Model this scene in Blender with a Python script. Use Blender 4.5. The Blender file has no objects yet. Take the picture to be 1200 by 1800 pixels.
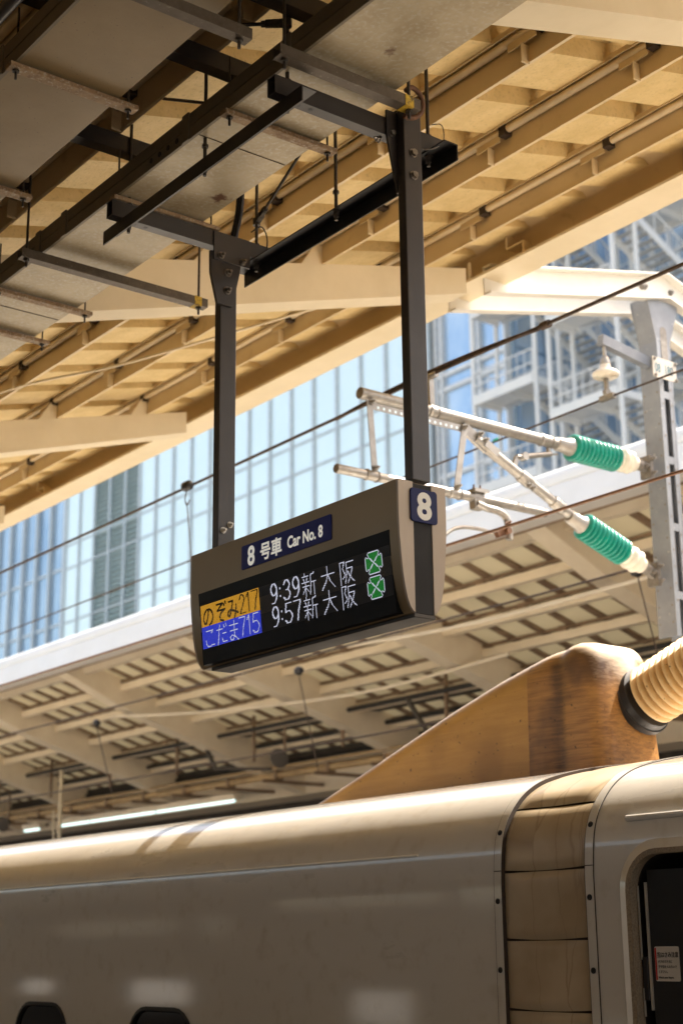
import bpy, bmesh, math, random
from mathutils import Vector, Matrix
random.seed(7)
S = bpy.context.scene
COL = S.collection
R = math.radians

# ------------------------------------------------------------------ camera
CAM_Z = 1.6
cam = bpy.data.cameras.new("camera")
cam_ob = bpy.data.objects.new("camera", cam)
COL.objects.link(cam_ob)
yaw, pitch, roll = 0.9150, 0.27736, -0.011307
fh = Vector((-math.sin(yaw), math.cos(yaw), 0)); rt = Vector((math.cos(yaw), math.sin(yaw), 0)); up = Vector((0, 0, 1))
fw = fh * math.cos(pitch) + up * math.sin(pitch); u1 = up * math.cos(pitch) - fh * math.sin(pitch)
r2 = rt * math.cos(roll) + u1 * math.sin(roll); u2 = u1 * math.cos(roll) - rt * math.sin(roll)
m = Matrix((r2, u2, -fw)).transposed().to_4x4()
m.translation = Vector((0, 0, CAM_Z))
cam_ob.matrix_world = m
cam.sensor_fit = 'AUTO'; cam.sensor_width = 36.0; cam.lens = 53.784
cam.clip_start = 0.1; cam.clip_end = 2000
cam.dof.use_dof = True; cam.dof.focus_distance = 5.3; cam.dof.aperture_fstop = 3.2
S.camera = cam_ob

# ------------------------------------------------------------------ light
SUN = Vector((0.14, 0.66, 1.0)).normalized()
w = bpy.data.worlds.new("World"); S.world = w; w.use_nodes = True
wn = w.node_tree.nodes; wl = w.node_tree.links
sky = wn.new('ShaderNodeTexSky'); sky.sky_type = 'NISHITA'; sky.sun_disc = False
sky.sun_elevation = math.asin(SUN.z); sky.sun_rotation = math.atan2(SUN.x, SUN.y)
sky.air_density = 1.0; sky.dust_density = 4.0; sky.ozone_density = 0.4
bg = wn['Background']; wb = wn.new('ShaderNodeMix'); wb.data_type = 'RGBA'; wb.blend_type = 'MULTIPLY'; wb.inputs[0].default_value = 1.0
wb.inputs[7].default_value = (1.19, 1.05, 0.88, 1)      # the photograph's warm daylight balance
wl.new(sky.outputs[0], wb.inputs[6]); wl.new(wb.outputs[2], bg.inputs[0]); bg.inputs[1].default_value = 0.15
sl = bpy.data.lights.new("sun", 'SUN'); sl.energy = 5.0; sl.angle = R(0.53); sl.color = (1.0, 0.93, 0.82)
so = bpy.data.objects.new("sun", sl); COL.objects.link(so)
so.rotation_euler = SUN.to_track_quat('Z', 'Y').to_euler()
S.view_settings.view_transform = 'Standard'; S.view_settings.look = 'None'
S.view_settings.gamma = 1.0; S.view_settings.exposure = 1.6
S.render.engine = 'CYCLES'
S.cycles.max_bounces = 8; S.cycles.diffuse_bounces = 6; S.cycles.glossy_bounces = 3
S.cycles.use_denoising = True
S.cycles.caustics_reflective = False; S.cycles.caustics_refractive = False

# ------------------------------------------------------------------ materials
def nodes_of(name):
    mt = bpy.data.materials.new(name); mt.use_nodes = True
    n = mt.node_tree.nodes; l = mt.node_tree.links
    return mt, n, l, n['Principled BSDF']

def paint(name, c1, c2=None, rough=0.5, metal=0.0, scale=5.0, stretch=(1, 1, 1), lo=0.35, hi=0.65, bump=0.0, bscale=60.0,
          coat=0.0, speck=None, speck_scale=90.0, speck_lo=0.6, speck_hi=0.7, spec=0.5, rust=None, rvar=0.12):
    """noise mottled surface; speck = fine spots of a second colour; rust = list of (x, y, z, r) stains in object space"""
    mt, n, l, b = nodes_of(name)
    c2 = c2 or tuple(x * 0.8 for x in c1)
    tc = n.new('ShaderNodeTexCoord'); mp = n.new('ShaderNodeMapping'); l.new(tc.outputs['Object'], mp.inputs[0])
    mp.inputs['Scale'].default_value = stretch
    nz = n.new('ShaderNodeTexNoise'); nz.inputs['Scale'].default_value = scale; nz.inputs['Detail'].default_value = 8
    nz.inputs['Roughness'].default_value = 0.62
    l.new(mp.outputs[0], nz.inputs['Vector'])
    mr = n.new('ShaderNodeMapRange'); mr.inputs[1].default_value = lo; mr.inputs[2].default_value = hi
    l.new(nz.outputs[0], mr.inputs[0])
    mx = n.new('ShaderNodeMix'); mx.data_type = 'RGBA'
    mx.inputs[6].default_value = (*c1, 1); mx.inputs[7].default_value = (*c2, 1)
    l.new(mr.outputs[0], mx.inputs[0])
    out = mx.outputs[2]
    if speck:
        n2 = n.new('ShaderNodeTexNoise'); n2.inputs['Scale'].default_value = speck_scale; n2.inputs['Detail'].default_value = 4
        l.new(tc.outputs['Object'], n2.inputs['Vector'])
        m2 = n.new('ShaderNodeMapRange'); m2.inputs[1].default_value = speck_lo; m2.inputs[2].default_value = speck_hi
        l.new(n2.outputs[0], m2.inputs[0])
        x2 = n.new('ShaderNodeMix'); x2.data_type = 'RGBA'; x2.inputs[7].default_value = (*speck, 1)
        l.new(m2.outputs[0], x2.inputs[0]); l.new(out, x2.inputs[6]); out = x2.outputs[2]
    for (x, y, z, r) in rust or ():
        vd = n.new('ShaderNodeVectorMath'); vd.operation = 'DISTANCE'; vd.inputs[1].default_value = (x, y, z)
        ns = n.new('ShaderNodeTexNoise'); ns.inputs['Scale'].default_value = 26; ns.inputs['Detail'].default_value = 6
        l.new(tc.outputs['Object'], ns.inputs['Vector'])
        l.new(tc.outputs['Object'], vd.inputs[0])
        ad = n.new('ShaderNodeMath'); ad.operation = 'MULTIPLY_ADD'; ad.inputs[1].default_value = r * 2.4; l.new(ns.outputs[0], ad.inputs[0])
        l.new(vd.outputs['Value'], ad.inputs[2])
        mm = n.new('ShaderNodeMapRange'); mm.inputs[1].default_value = r * 1.9; mm.inputs[2].default_value = r * 1.45
        l.new(ad.outputs[0], mm.inputs[0])
        xr = n.new('ShaderNodeMix'); xr.data_type = 'RGBA'; xr.inputs[7].default_value = (0.11, 0.045, 0.018, 1)
        l.new(mm.outputs[0], xr.inputs[0]); l.new(out, xr.inputs[6]); out = xr.outputs[2]
    l.new(out, b.inputs['Base Color'])
    rr = n.new('ShaderNodeMapRange'); rr.inputs[3].default_value = max(0.02, rough - rvar); rr.inputs[4].default_value = min(1, rough + rvar)
    l.new(nz.outputs[0], rr.inputs[0]); l.new(rr.outputs[0], b.inputs['Roughness'])
    b.inputs['Metallic'].default_value = metal
    b.inputs['Specular IOR Level'].default_value = spec
    if coat:
        b.inputs['Coat Weight'].default_value = coat; b.inputs['Coat Roughness'].default_value = 0.07
    if bump:
        n3 = n.new('ShaderNodeTexNoise'); n3.inputs['Scale'].default_value = bscale; n3.inputs['Detail'].default_value = 5
        l.new(mp.outputs[0], n3.inputs['Vector'])
        bp = n.new('ShaderNodeBump'); bp.inputs['Strength'].default_value = bump; bp.inputs['Distance'].default_value = 0.01
        l.new(n3.outputs[0], bp.inputs['Height']); l.new(bp.outputs[0], b.inputs['Normal'])
    return mt

def glow(name, col, strength):
    mt, n, l, b = nodes_of(name)
    b.inputs['Base Color'].default_value = (0.02, 0.02, 0.02, 1)
    b.inputs['Emission Color'].default_value = (*col, 1); b.inputs['Emission Strength'].default_value = strength
    return mt

M = {}
M['cream'] = paint('cream_paint', (0.66, 0.53, 0.33), (0.60, 0.475, 0.285), 0.36, speck=(0.44, 0.33, 0.18), speck_scale=9, speck_lo=0.62, speck_hi=0.85, scale=2.5, bump=0.05, bscale=20)
M['cream_pale'] = paint('pale_cream_paint', (0.76, 0.66, 0.48), (0.70, 0.60, 0.42), 0.4, scale=3, bump=0.04, bscale=25)
M['sheet'] = paint('roof_sheet_paint', (0.65, 0.50, 0.25), (0.55, 0.41, 0.185), 0.6, scale=7, speck=(0.44, 0.33, 0.16), speck_scale=60,
                   speck_lo=0.55, speck_hi=0.75, bump=0.25, bscale=70)
M['tube_cream'] = paint('conduit_paint', (0.78, 0.64, 0.42), None, 0.3)
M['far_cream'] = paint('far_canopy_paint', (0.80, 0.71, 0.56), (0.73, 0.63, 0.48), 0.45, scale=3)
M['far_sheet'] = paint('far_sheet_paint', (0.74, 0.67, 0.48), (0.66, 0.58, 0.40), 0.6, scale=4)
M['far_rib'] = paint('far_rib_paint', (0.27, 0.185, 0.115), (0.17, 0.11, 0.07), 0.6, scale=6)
M['white'] = paint('white_fascia_paint', (0.80, 0.79, 0.77), (0.75, 0.74, 0.71), 0.35, scale=2)
M['beam_white'] = paint('white_beam_paint', (0.78, 0.76, 0.71), (0.70, 0.68, 0.63), 0.45, scale=4)
M['galv'] = paint('galvanised_tray', (0.36, 0.29, 0.18), (0.48, 0.41, 0.28), 0.42, 0.2, scale=6, lo=0.4, hi=0.66,
                  speck=(0.47, 0.43, 0.34), speck_scale=60, speck_lo=0.5, speck_hi=0.75,
                  rust=[(-0.55, 0.325, 0, 0.055), (0.63, 0.235, 0, 0.035)], bump=0.08, bscale=40)
M['tray_paint'] = paint('painted_tray', (0.27, 0.195, 0.10), (0.22, 0.155, 0.075), 0.42, 0.1, scale=3, speck=(0.12, 0.08, 0.05), speck_lo=0.68, speck_hi=0.72)
M['channel'] = paint('olive_channel', (0.16, 0.13, 0.085), (0.20, 0.165, 0.11), 0.5, 0.1, scale=8, speck=(0.16, 0.11, 0.06), speck_lo=0.66, speck_hi=0.74)
M['strap'] = paint('dirty_strap', (0.36, 0.25, 0.14), (0.22, 0.14, 0.08), 0.6, 0.2, scale=30, speck=(0.42, 0.36, 0.28), speck_lo=0.55, speck_hi=0.66)
M['strut'] = paint('dull_strut_steel', (0.10, 0.08, 0.06), (0.14, 0.115, 0.09), 0.5, 0.5, scale=25, speck=(0.24, 0.21, 0.17), speck_lo=0.62, speck_hi=0.72)
M['dark'] = paint('dark_grey_paint', (0.043, 0.037, 0.035), (0.034, 0.029, 0.028), 0.38, scale=5, bump=0.03, bscale=90)
M['black'] = paint('black_steel', (0.016, 0.016, 0.019), (0.024, 0.022, 0.022), 0.42, 0.2, scale=8)
M['rod'] = paint('threaded_rod', (0.05, 0.045, 0.04), (0.09, 0.075, 0.06), 0.45, 0.6, scale=40)
M['bolt'] = paint('bolt_steel', (0.16, 0.14, 0.12), (0.28, 0.25, 0.22), 0.35, 0.8, scale=60)
M['rust'] = paint('rusty_iron', (0.10, 0.05, 0.03), (0.17, 0.08, 0.04), 0.75, 0.2, scale=40)
M['yellow'] = paint('yellow_tape', (0.55, 0.36, 0.03), (0.12, 0.08, 0.03), 0.6, scale=45, lo=0.48, hi=0.6)
M['sign'] = paint('bronze_sign_paint', (0.27, 0.20, 0.115), (0.25, 0.18, 0.10), 0.36, 0.3, scale=3, bump=0.02, bscale=200)
M['sign_end'] = paint('sign_end_paint', (0.46, 0.38, 0.30), (0.43, 0.35, 0.275), 0.5, 0.05, scale=3)
M['strip'] = paint('graphite_strip', (0.036, 0.035, 0.036), None, 0.7, spec=0.2)
M['navy'] = paint('navy_plate', (0.012, 0.019, 0.17), (0.010, 0.016, 0.15), 0.45, spec=0.25)
M['ink_white'] = paint('white_lettering', (0.78, 0.77, 0.72), (0.74, 0.73, 0.68), 0.5)
M['navy_dark'] = paint('navy_end_plate', (0.008, 0.014, 0.085), (0.007, 0.012, 0.075), 0.45, spec=0.2)
M['tray_dark'] = paint('dark_bronze', (0.055, 0.042, 0.03), None, 0.5)
M['lit_white'] = glow('backlit_lettering', (1.0, 0.96, 0.86), 0.13); M['lit_white'].node_tree.nodes['Principled BSDF'].inputs['Base Color'].default_value = (0.76, 0.74, 0.68, 1)
M['screen'] = paint('screen_black', (0.008, 0.008, 0.009), None, 0.45, spec=0.15)
M['led_off'] = paint('unlit_led', (0.030, 0.028, 0.032), None, 0.6)
M['led_white'] = glow('white_led', (0.80, 0.82, 1.0), 0.26)
M['led_amber'] = glow('amber_led', (1.0, 0.48, 0.03), 0.20)
M['led_blue'] = glow('blue_led', (0.05, 0.08, 1.0), 0.20)
M['led_green'] = glow('green_led', (0.03, 0.62, 0.08), 0.10)
M['tube_lamp'] = glow('lamp_tube', (0.74, 1.0, 0.96), 0.7)
M['zinc'] = paint('galvanised_tube', (0.38, 0.365, 0.34), (0.29, 0.275, 0.255), 0.38, 0.5, scale=18, speck=(0.24, 0.20, 0.15), speck_lo=0.68, speck_hi=0.78)
M['zinc_pole'] = paint('galvanised_pole', (0.29, 0.315, 0.355), (0.235, 0.255, 0.29), 0.5, 0.2, scale=7, speck=(0.5, 0.5, 0.5), speck_scale=30, speck_lo=0.68, speck_hi=0.72)
M['zinc_dark'] = paint('weathered_fitting', (0.20, 0.18, 0.16), (0.30, 0.28, 0.25), 0.5, 0.5, scale=40)
M['green'] = paint('green_silicone', (0.008, 0.31, 0.24), (0.007, 0.24, 0.19), 0.30, scale=12, spec=0.5, speck=(0.10, 0.42, 0.32), speck_scale=50, speck_lo=0.7, speck_hi=0.76)
M['porcelain'] = paint('white_porcelain', (0.78, 0.74, 0.66), (0.70, 0.64, 0.54), 0.25, scale=10)
M['wire'] = paint('weathered_wire', (0.085, 0.055, 0.035), (0.05, 0.035, 0.03), 0.6, 0.3, scale=30)
M['copper'] = paint('contact_copper', (0.20, 0.105, 0.06), (0.14, 0.075, 0.045), 0.5, 0.4, scale=20)
M['cable'] = paint('black_cable', (0.02, 0.018, 0.017), None, 0.5)
M['train'] = paint('white_train_paint', (0.62, 0.59, 0.54), (0.58, 0.55, 0.50), 0.30, scale=1.2, stretch=(0.35, 1, 1.6), coat=1.0, bump=0.10, bscale=2.2,
                   speck=(0.50, 0.455, 0.385), speck_scale=14, speck_lo=0.55, speck_hi=0.85)
M['rubber'] = paint('black_rubber', (0.014, 0.012, 0.011), None, 0.6)
M['rim_dirt'] = paint('dirty_door_rim', (0.30, 0.24, 0.17), (0.20, 0.15, 0.10), 0.7, scale=160, lo=0.35, hi=0.65)
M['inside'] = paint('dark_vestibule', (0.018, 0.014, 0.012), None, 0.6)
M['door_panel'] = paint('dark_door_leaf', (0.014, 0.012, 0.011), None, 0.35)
M['chrome'] = paint('edge_metal', (0.55, 0.50, 0.43), None, 0.35, 0.4)
M['glass_dark'] = paint('train_window_glass', (0.008, 0.008, 0.010), None, 0.06, spec=0.8, rvar=0.02)
M['red'] = paint('red_mark', (0.55, 0.02, 0.015), None, 0.5)
M['label'] = paint('sticker_white', (0.62, 0.58, 0.52), None, 0.5)
M['ink'] = paint('sticker_ink', (0.03, 0.03, 0.03), None, 0.6)
M['ink_teal'] = paint('plate_ink', (0.04, 0.16, 0.22), None, 0.6)
M['platform'] = paint('platform_paving', (0.17, 0.158, 0.145), (0.135, 0.125, 0.113), 0.7, scale=3, bump=0.1)
M['far_paving'] = paint('pale_paving', (0.52, 0.49, 0.44), (0.44, 0.41, 0.37), 0.7, scale=3)
M['ballast'] = paint('track_ballast', (0.30, 0.26, 0.22), (0.16, 0.13, 0.11), 0.9, scale=30, bump=0.6, bscale=40)
M['ground'] = paint('city_ground', (0.26, 0.25, 0.24), (0.20, 0.20, 0.19), 0.9, scale=0.4)
M['wall_dark'] = paint('brown_blocking_wall', (0.15, 0.135, 0.12), (0.12, 0.108, 0.095), 0.6, scale=2)
M['pane'] = paint('pale_cyan_glazing', (0.80, 0.92, 0.94), (0.74, 0.88, 0.91), 0.32, 0.5, scale=0.12, stretch=(1, 1, 0.6), lo=0.3, hi=0.7, spec=0.5)
M['pane_blue'] = paint('blue_glazing', (0.26, 0.40, 0.56), (0.42, 0.56, 0.70), 0.15, 0.5, scale=0.22, stretch=(1, 1, 0.6), lo=0.4, hi=0.6, spec=0.8)
M['pane_clear'] = paint('clear_blue_glazing', (0.40, 0.57, 0.78), (0.62, 0.75, 0.88), 0.2, 0.5, scale=0.3, stretch=(1, 1, 0.5), lo=0.42, hi=0.6, spec=0.7)
M['mullion'] = paint('grey_mullion', (0.55, 0.64, 0.70), None, 0.4, 0.1)
M['mullion_pale'] = paint('pale_mullion', (0.74, 0.79, 0.83), None, 0.4)
M['louvre'] = paint('green_grey_louvre', (0.36, 0.47, 0.47), (0.30, 0.41, 0.41), 0.5, scale=1)
M['core'] = paint('building_core', (0.40, 0.47, 0.52), None, 0.6)
M['stair'] = paint('pale_stair_steel', (0.74, 0.77, 0.78), (0.66, 0.70, 0.73), 0.5, scale=1)
M['stair_dark'] = paint('stair_tread_steel', (0.46, 0.49, 0.51), None, 0.6)
M['services'] = paint('dark_services', (0.045, 0.038, 0.032), (0.075, 0.062, 0.05), 0.7, scale=5)
M['pipe'] = paint('tan_pipe', (0.50, 0.36, 0.18), (0.36, 0.24, 0.12), 0.5, scale=4)
M['seam'] = paint('dark_seam_gap', (0.045, 0.028, 0.018), None, 0.8)

def streaky(name, c_hi, c_lo, c_dirt, scale=3.0, stretch=(0.25, 1, 3.0), rough=0.42, coat=0.3, clean=None):
    """stained paint: long streaks along X over broad blotches"""
    mt, n, l, b = nodes_of(name)
    tc = n.new('ShaderNodeTexCoord'); mp = n.new('ShaderNodeMapping'); mp.inputs['Scale'].default_value = stretch
    l.new(tc.outputs['Object'], mp.inputs[0])
    a = n.new('ShaderNodeTexNoise'); a.inputs['Scale'].default_value = scale * 6; a.inputs['Detail'].default_value = 9; a.inputs['Roughness'].default_value = 0.65
    a.inputs['Distortion'].default_value = 0.6
    l.new(mp.outputs[0], a.inputs['Vector'])
    c = n.new('ShaderNodeTexNoise'); c.inputs['Scale'].default_value = scale; c.inputs['Detail'].default_value = 3
    l.new(tc.outputs['Object'], c.inputs['Vector'])
    m1 = n.new('ShaderNodeMapRange'); m1.inputs[1].default_value = 0.4; m1.inputs[2].default_value = 0.62; l.new(a.outputs[0], m1.inputs[0])
    x1 = n.new('ShaderNodeMix'); x1.data_type = 'RGBA'; x1.inputs[6].default_value = (*c_hi, 1); x1.inputs[7].default_value = (*c_lo, 1)
    l.new(m1.outputs[0], x1.inputs[0])
    m2 = n.new('ShaderNodeMapRange'); m2.inputs[1].default_value = 0.52; m2.inputs[2].default_value = 0.72; l.new(c.outputs[0], m2.inputs[0])
    x2 = n.new('ShaderNodeMix'); x2.data_type = 'RGBA'; x2.inputs[7].default_value = (*c_dirt, 1)
    l.new(m2.outputs[0], x2.inputs[0]); l.new(x1.outputs[2], x2.inputs[6])
    v = n.new('ShaderNodeTexNoise'); v.inputs['Scale'].default_value = 45; v.inputs['Detail'].default_value = 2; l.new(tc.outputs['Object'], v.inputs['Vector'])
    m3 = n.new('ShaderNodeMapRange'); m3.inputs[1].default_value = 0.70; m3.inputs[2].default_value = 0.74; l.new(v.outputs[0], m3.inputs[0])
    x3 = n.new('ShaderNodeMix'); x3.data_type = 'RGBA'; x3.inputs[7].default_value = (0.03, 0.02, 0.012, 1)
    l.new(m3.outputs[0], x3.inputs[0]); l.new(x2.outputs[2], x3.inputs[6])
    out = x3.outputs[2]
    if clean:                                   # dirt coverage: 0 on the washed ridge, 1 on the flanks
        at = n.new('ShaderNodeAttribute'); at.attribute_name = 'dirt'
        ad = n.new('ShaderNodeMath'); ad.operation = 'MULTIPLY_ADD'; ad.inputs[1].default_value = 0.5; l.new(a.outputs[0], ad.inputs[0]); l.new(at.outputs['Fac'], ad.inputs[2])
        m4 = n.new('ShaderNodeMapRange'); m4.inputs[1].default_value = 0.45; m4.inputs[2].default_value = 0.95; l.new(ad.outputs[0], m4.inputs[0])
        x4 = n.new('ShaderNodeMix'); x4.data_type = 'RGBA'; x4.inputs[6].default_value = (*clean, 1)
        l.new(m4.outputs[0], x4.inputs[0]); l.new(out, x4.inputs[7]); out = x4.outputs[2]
        sa = n.new('ShaderNodeAttribute'); sa.attribute_name = 'recess_shade'              # shade of the housing recess, painted in as a dark band
        sm = n.new('ShaderNodeMath'); sm.operation = 'MULTIPLY'; l.new(sa.outputs['Fac'], sm.inputs[0]); l.new(a.outputs[0], sm.inputs[1])
        s2 = n.new('ShaderNodeMapRange'); s2.inputs[1].default_value = 0.1; s2.inputs[2].default_value = 0.55; s2.inputs[4].default_value = 0.85; l.new(sm.outputs[0], s2.inputs[0])
        x5 = n.new('ShaderNodeMix'); x5.data_type = 'RGBA'; x5.inputs[7].default_value = (0.05, 0.026, 0.012, 1)
        l.new(s2.outputs[0], x5.inputs[0]); l.new(out, x5.inputs[6]); out = x5.outputs[2]
    l.new(out, b.inputs['Base Color'])
    b.inputs['Roughness'].default_value = rough; b.inputs['Coat Weight'].default_value = coat; b.inputs['Coat Roughness'].default_value = 0.25
    bp = n.new('ShaderNodeBump'); bp.inputs['Strength'].default_value = 0.15; bp.inputs['Distance'].default_value = 0.01
    l.new(a.outputs[0], bp.inputs['Height']); l.new(bp.outputs[0], b.inputs['Normal'])
    return mt
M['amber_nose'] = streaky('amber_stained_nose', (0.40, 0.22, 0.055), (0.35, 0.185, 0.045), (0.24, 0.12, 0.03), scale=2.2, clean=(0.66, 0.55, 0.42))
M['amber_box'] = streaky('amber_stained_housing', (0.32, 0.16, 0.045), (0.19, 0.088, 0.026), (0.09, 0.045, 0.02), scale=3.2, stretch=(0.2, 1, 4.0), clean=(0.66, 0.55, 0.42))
M['rib_cream'] = streaky('stained_cream_silicone', (0.74, 0.57, 0.33), (0.70, 0.52, 0.28), (0.60, 0.41, 0.19), scale=3, stretch=(1, 1, 1), coat=0.1)

def frp_sheet():
    mt, n, l, b = nodes_of('translucent_roof_sheet')
    tc = n.new('ShaderNodeTexCoord'); nz = n.new('ShaderNodeTexNoise'); nz.inputs['Scale'].default_value = 1.5; nz.inputs['Detail'].default_value = 6
    l.new(tc.outputs['Object'], nz.inputs['Vector'])
    mx = n.new('ShaderNodeMix'); mx.data_type = 'RGBA'; mx.inputs[6].default_value = (0.026, 0.0235, 0.0155, 1); mx.inputs[7].default_value = (0.013, 0.0115, 0.0075, 1)
    l.new(nz.outputs[0], mx.inputs[0])
    tr = n.new('ShaderNodeBsdfTranslucent'); l.new(mx.outputs[2], tr.inputs[0])
    b.inputs['Base Color'].default_value = (0.62, 0.55, 0.38, 1); b.inputs['Roughness'].default_value = 0.6
    ad = n.new('ShaderNodeAddShader'); l.new(b.outputs[0], ad.inputs[0]); l.new(tr.outputs[0], ad.inputs[1])
    l.new(ad.outputs[0], n['Material Output'].inputs['Surface'])
    return mt
M['frp'] = frp_sheet()

def hood_mat():
    mt, n, l, b = nodes_of('cracked_gangway_skin')
    tc = n.new('ShaderNodeTexCoord')
    nz = n.new('ShaderNodeTexNoise'); nz.inputs['Scale'].default_value = 3.2; nz.inputs['Detail'].default_value = 6
    l.new(tc.outputs['Object'], nz.inputs['Vector'])
    mr = n.new('ShaderNodeMapRange'); mr.inputs[1].default_value = 0.35; mr.inputs[2].default_value = 0.68; l.new(nz.outputs[0], mr.inputs[0])
    mx = n.new('ShaderNodeMix'); mx.data_type = 'RGBA'; mx.inputs[6].default_value = (0.50, 0.40, 0.27, 1); mx.inputs[7].default_value = (0.37, 0.275, 0.165, 1)
    l.new(mr.outputs[0], mx.inputs[0])
    mp = n.new('ShaderNodeMapping'); mp.inputs['Scale'].default_value = (1, 0.12, 0.12); l.new(tc.outputs['Object'], mp.inputs[0])
    ds = n.new('ShaderNodeTexNoise'); ds.inputs['Scale'].default_value = 5.0; ds.inputs['Detail'].default_value = 3; l.new(tc.outputs['Object'], ds.inputs['Vector'])
    va = n.new('ShaderNodeVectorMath'); va.operation = 'MULTIPLY_ADD'; va.inputs[1].default_value = (0.09, 0.0, 0.0)
    l.new(ds.outputs['Color'], va.inputs[0]); l.new(mp.outputs[0], va.inputs[2])
    vo = n.new('ShaderNodeTexVoronoi'); vo.feature = 'DISTANCE_TO_EDGE'; vo.inputs['Scale'].default_value = 7.5; l.new(va.outputs[0], vo.inputs['Vector'])
    mc = n.new('ShaderNodeMapRange'); mc.inputs[1].default_value = 0.0; mc.inputs[2].default_value = 0.018; l.new(vo.outputs[0], mc.inputs[0])
    x2 = n.new('ShaderNodeMix'); x2.data_type = 'RGBA'; x2.inputs[6].default_value = (0.34, 0.25, 0.155, 1)
    l.new(mc.outputs[0], x2.inputs[0]); l.new(mx.outputs[2], x2.inputs[7])
    l.new(x2.outputs[2], b.inputs['Base Color']); b.inputs['Roughness'].default_value = 0.4
    b.inputs['Coat Weight'].default_value = 0.25; b.inputs['Coat Roughness'].default_value = 0.2
    bp = n.new('ShaderNodeBump'); bp.inputs['Strength'].default_value = 0.12; bp.inputs['Distance'].default_value = 0.008
    l.new(nz.outputs[0], bp.inputs['Height']); l.new(bp.outputs[0], b.inputs['Normal'])
    return mt
M['hood'] = hood_mat()

# ------------------------------------------------------------------ mesh helpers
class MB:
    def __init__(s): s.v = []; s.f = []; s.m = []
    def add(s, vs, fs):
        o = len(s.v); s.v += [Vector(p) for p in vs]; s.f += [tuple(i + o for i in f) for f in fs]; return s
    def box(s, x0, x1, y0, y1, z0, z1):
        vs = [(x, y, z) for x in (x0, x1) for y in (y0, y1) for z in (z0, z1)]
        return s.add(vs, [(0, 1, 3, 2), (4, 6, 7, 5), (0, 4, 5, 1), (2, 3, 7, 6), (0, 2, 6, 4), (1, 5, 7, 3)])
    def bar(s, p, q, wd, ht, upv=(0, 0, 1)):
        p = Vector(p); q = Vector(q); d = (q - p).normalized(); u = Vector(upv)
        sd = d.cross(u).normalized(); u = sd.cross(d).normalized()
        vs = [e + sd * (a * wd / 2) + u * (b * ht / 2) for e in (p, q) for a, b in ((-1, -1), (1, -1), (1, 1), (-1, 1))]
        return s.add(vs, [(0, 3, 2, 1), (4, 5, 6, 7), (0, 1, 5, 4), (1, 2, 6, 5), (2, 3, 7, 6), (3, 0, 4, 7)])
    def tube(s, pts, r, n=12, caps=True):
        pts = [Vector(p) for p in pts]; rings = []
        t = (pts[1] - pts[0]).normalized(); a = t.orthogonal().normalized()
        for i, p in enumerate(pts):
            t = (pts[min(i + 1, len(pts) - 1)] - pts[max(i - 1, 0)]).normalized()
            a = (a - t * a.dot(t)).normalized(); b = t.cross(a)
            rr = r[i] if isinstance(r, (list, tuple)) else r
            rings.append([p + (a * math.cos(2 * math.pi * k / n) + b * math.sin(2 * math.pi * k / n)) * rr for k in range(n)])
        vs = [p for g in rings for p in g]; fs = []
        for i in range(len(rings) - 1):
            for k in range(n):
                k2 = (k + 1) % n; fs.append((i * n + k, i * n + k2, (i + 1) * n + k2, (i + 1) * n + k))
        if caps: fs += [tuple(range(n - 1, -1, -1)), tuple((len(rings) - 1) * n + k for k in range(n))]
        return s.add(vs, fs)
    def lathe(s, prof, p, d, n=28):
        """prof: list of (distance along axis, radius)"""
        p = Vector(p); d = Vector(d).normalized()
        return s.tube_r([(p + d * t) for t, r in prof], [max(r, 1e-4) for t, r in prof], d, n)
    def tube_r(s, pts, rs, d, n):
        a = d.orthogonal().normalized(); b = d.cross(a); vs = []; fs = []
        for p, r in zip(pts, rs):
            vs += [p + (a * math.cos(2 * math.pi * k / n) + b * math.sin(2 * math.pi * k / n)) * r for k in range(n)]
        for i in range(len(pts) - 1):
            for k in range(n):
                k2 = (k + 1) % n; fs.append((i * n + k, i * n + k2, (i + 1) * n + k2, (i + 1) * n + k))
        fs += [tuple(range(n - 1, -1, -1)), tuple((len(pts) - 1) * n + k for k in range(n))]
        return s.add(vs, fs)
    def prism(s, poly, axis, a0, a1):
        """poly in the plane normal to axis: x -> (y,z), y -> (x,z), z -> (x,y)"""
        def mk(p, a): return {'x': (a, p[0], p[1]), 'y': (p[0], a, p[1]), 'z': (p[0], p[1], a)}[axis]
        n = len(poly); vs = [mk(p, a0) for p in poly] + [mk(p, a1) for p in poly]
        fs = [tuple(range(n - 1, -1, -1)), tuple(range(n, 2 * n))] + [(i, (i + 1) % n, n + (i + 1) % n, n + i) for i in range(n)]
        return s.add(vs, fs)
    def hexbolt(s, p, d, r=0.011, h=0.009, shank=0.0, washer=True):
        s.mark()
        p = Vector(p); d = Vector(d).normalized()
        if washer: s.lathe([(0, r * 1.35), (0.003, r * 1.35)], p, d, 14)
        s.lathe([(0.003, r), (0.003 + h, r), (0.003 + h, r * 0.6)], p, d, 6)
        if shank: s.lathe([(0.003 + h, r * 0.55), (0.003 + h + shank, r * 0.5)], p, d, 8)
        return s
    def mesh(s, name, base=Vector((0, 0, 0))):
        me = bpy.data.meshes.new(name)
        me.from_pydata([v - base for v in s.v], [], s.f); me.validate()
        bm = bmesh.new(); bm.from_mesh(me); bmesh.ops.recalc_face_normals(bm, faces=bm.faces); bm.to_mesh(me); bm.free()
        return me
    def mark(s): s.m.append((len(s.v), len(s.f))); return s
    def build_each(s, name, mat, parent, smooth=None, bevel=0.0):
        """one object for every piece begun with mark()"""
        out = []
        for (v0, f0), (v1, f1) in zip(s.m, s.m[1:] + [(len(s.v), len(s.f))]):
            if v1 == v0: continue
            q = MB(); q.v = s.v[v0:v1]; q.f = [tuple(i - v0 for i in f) for f in s.f[f0:f1]]
            out.append(q.build(name, mat, parent, smooth, bevel))
        return out
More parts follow.
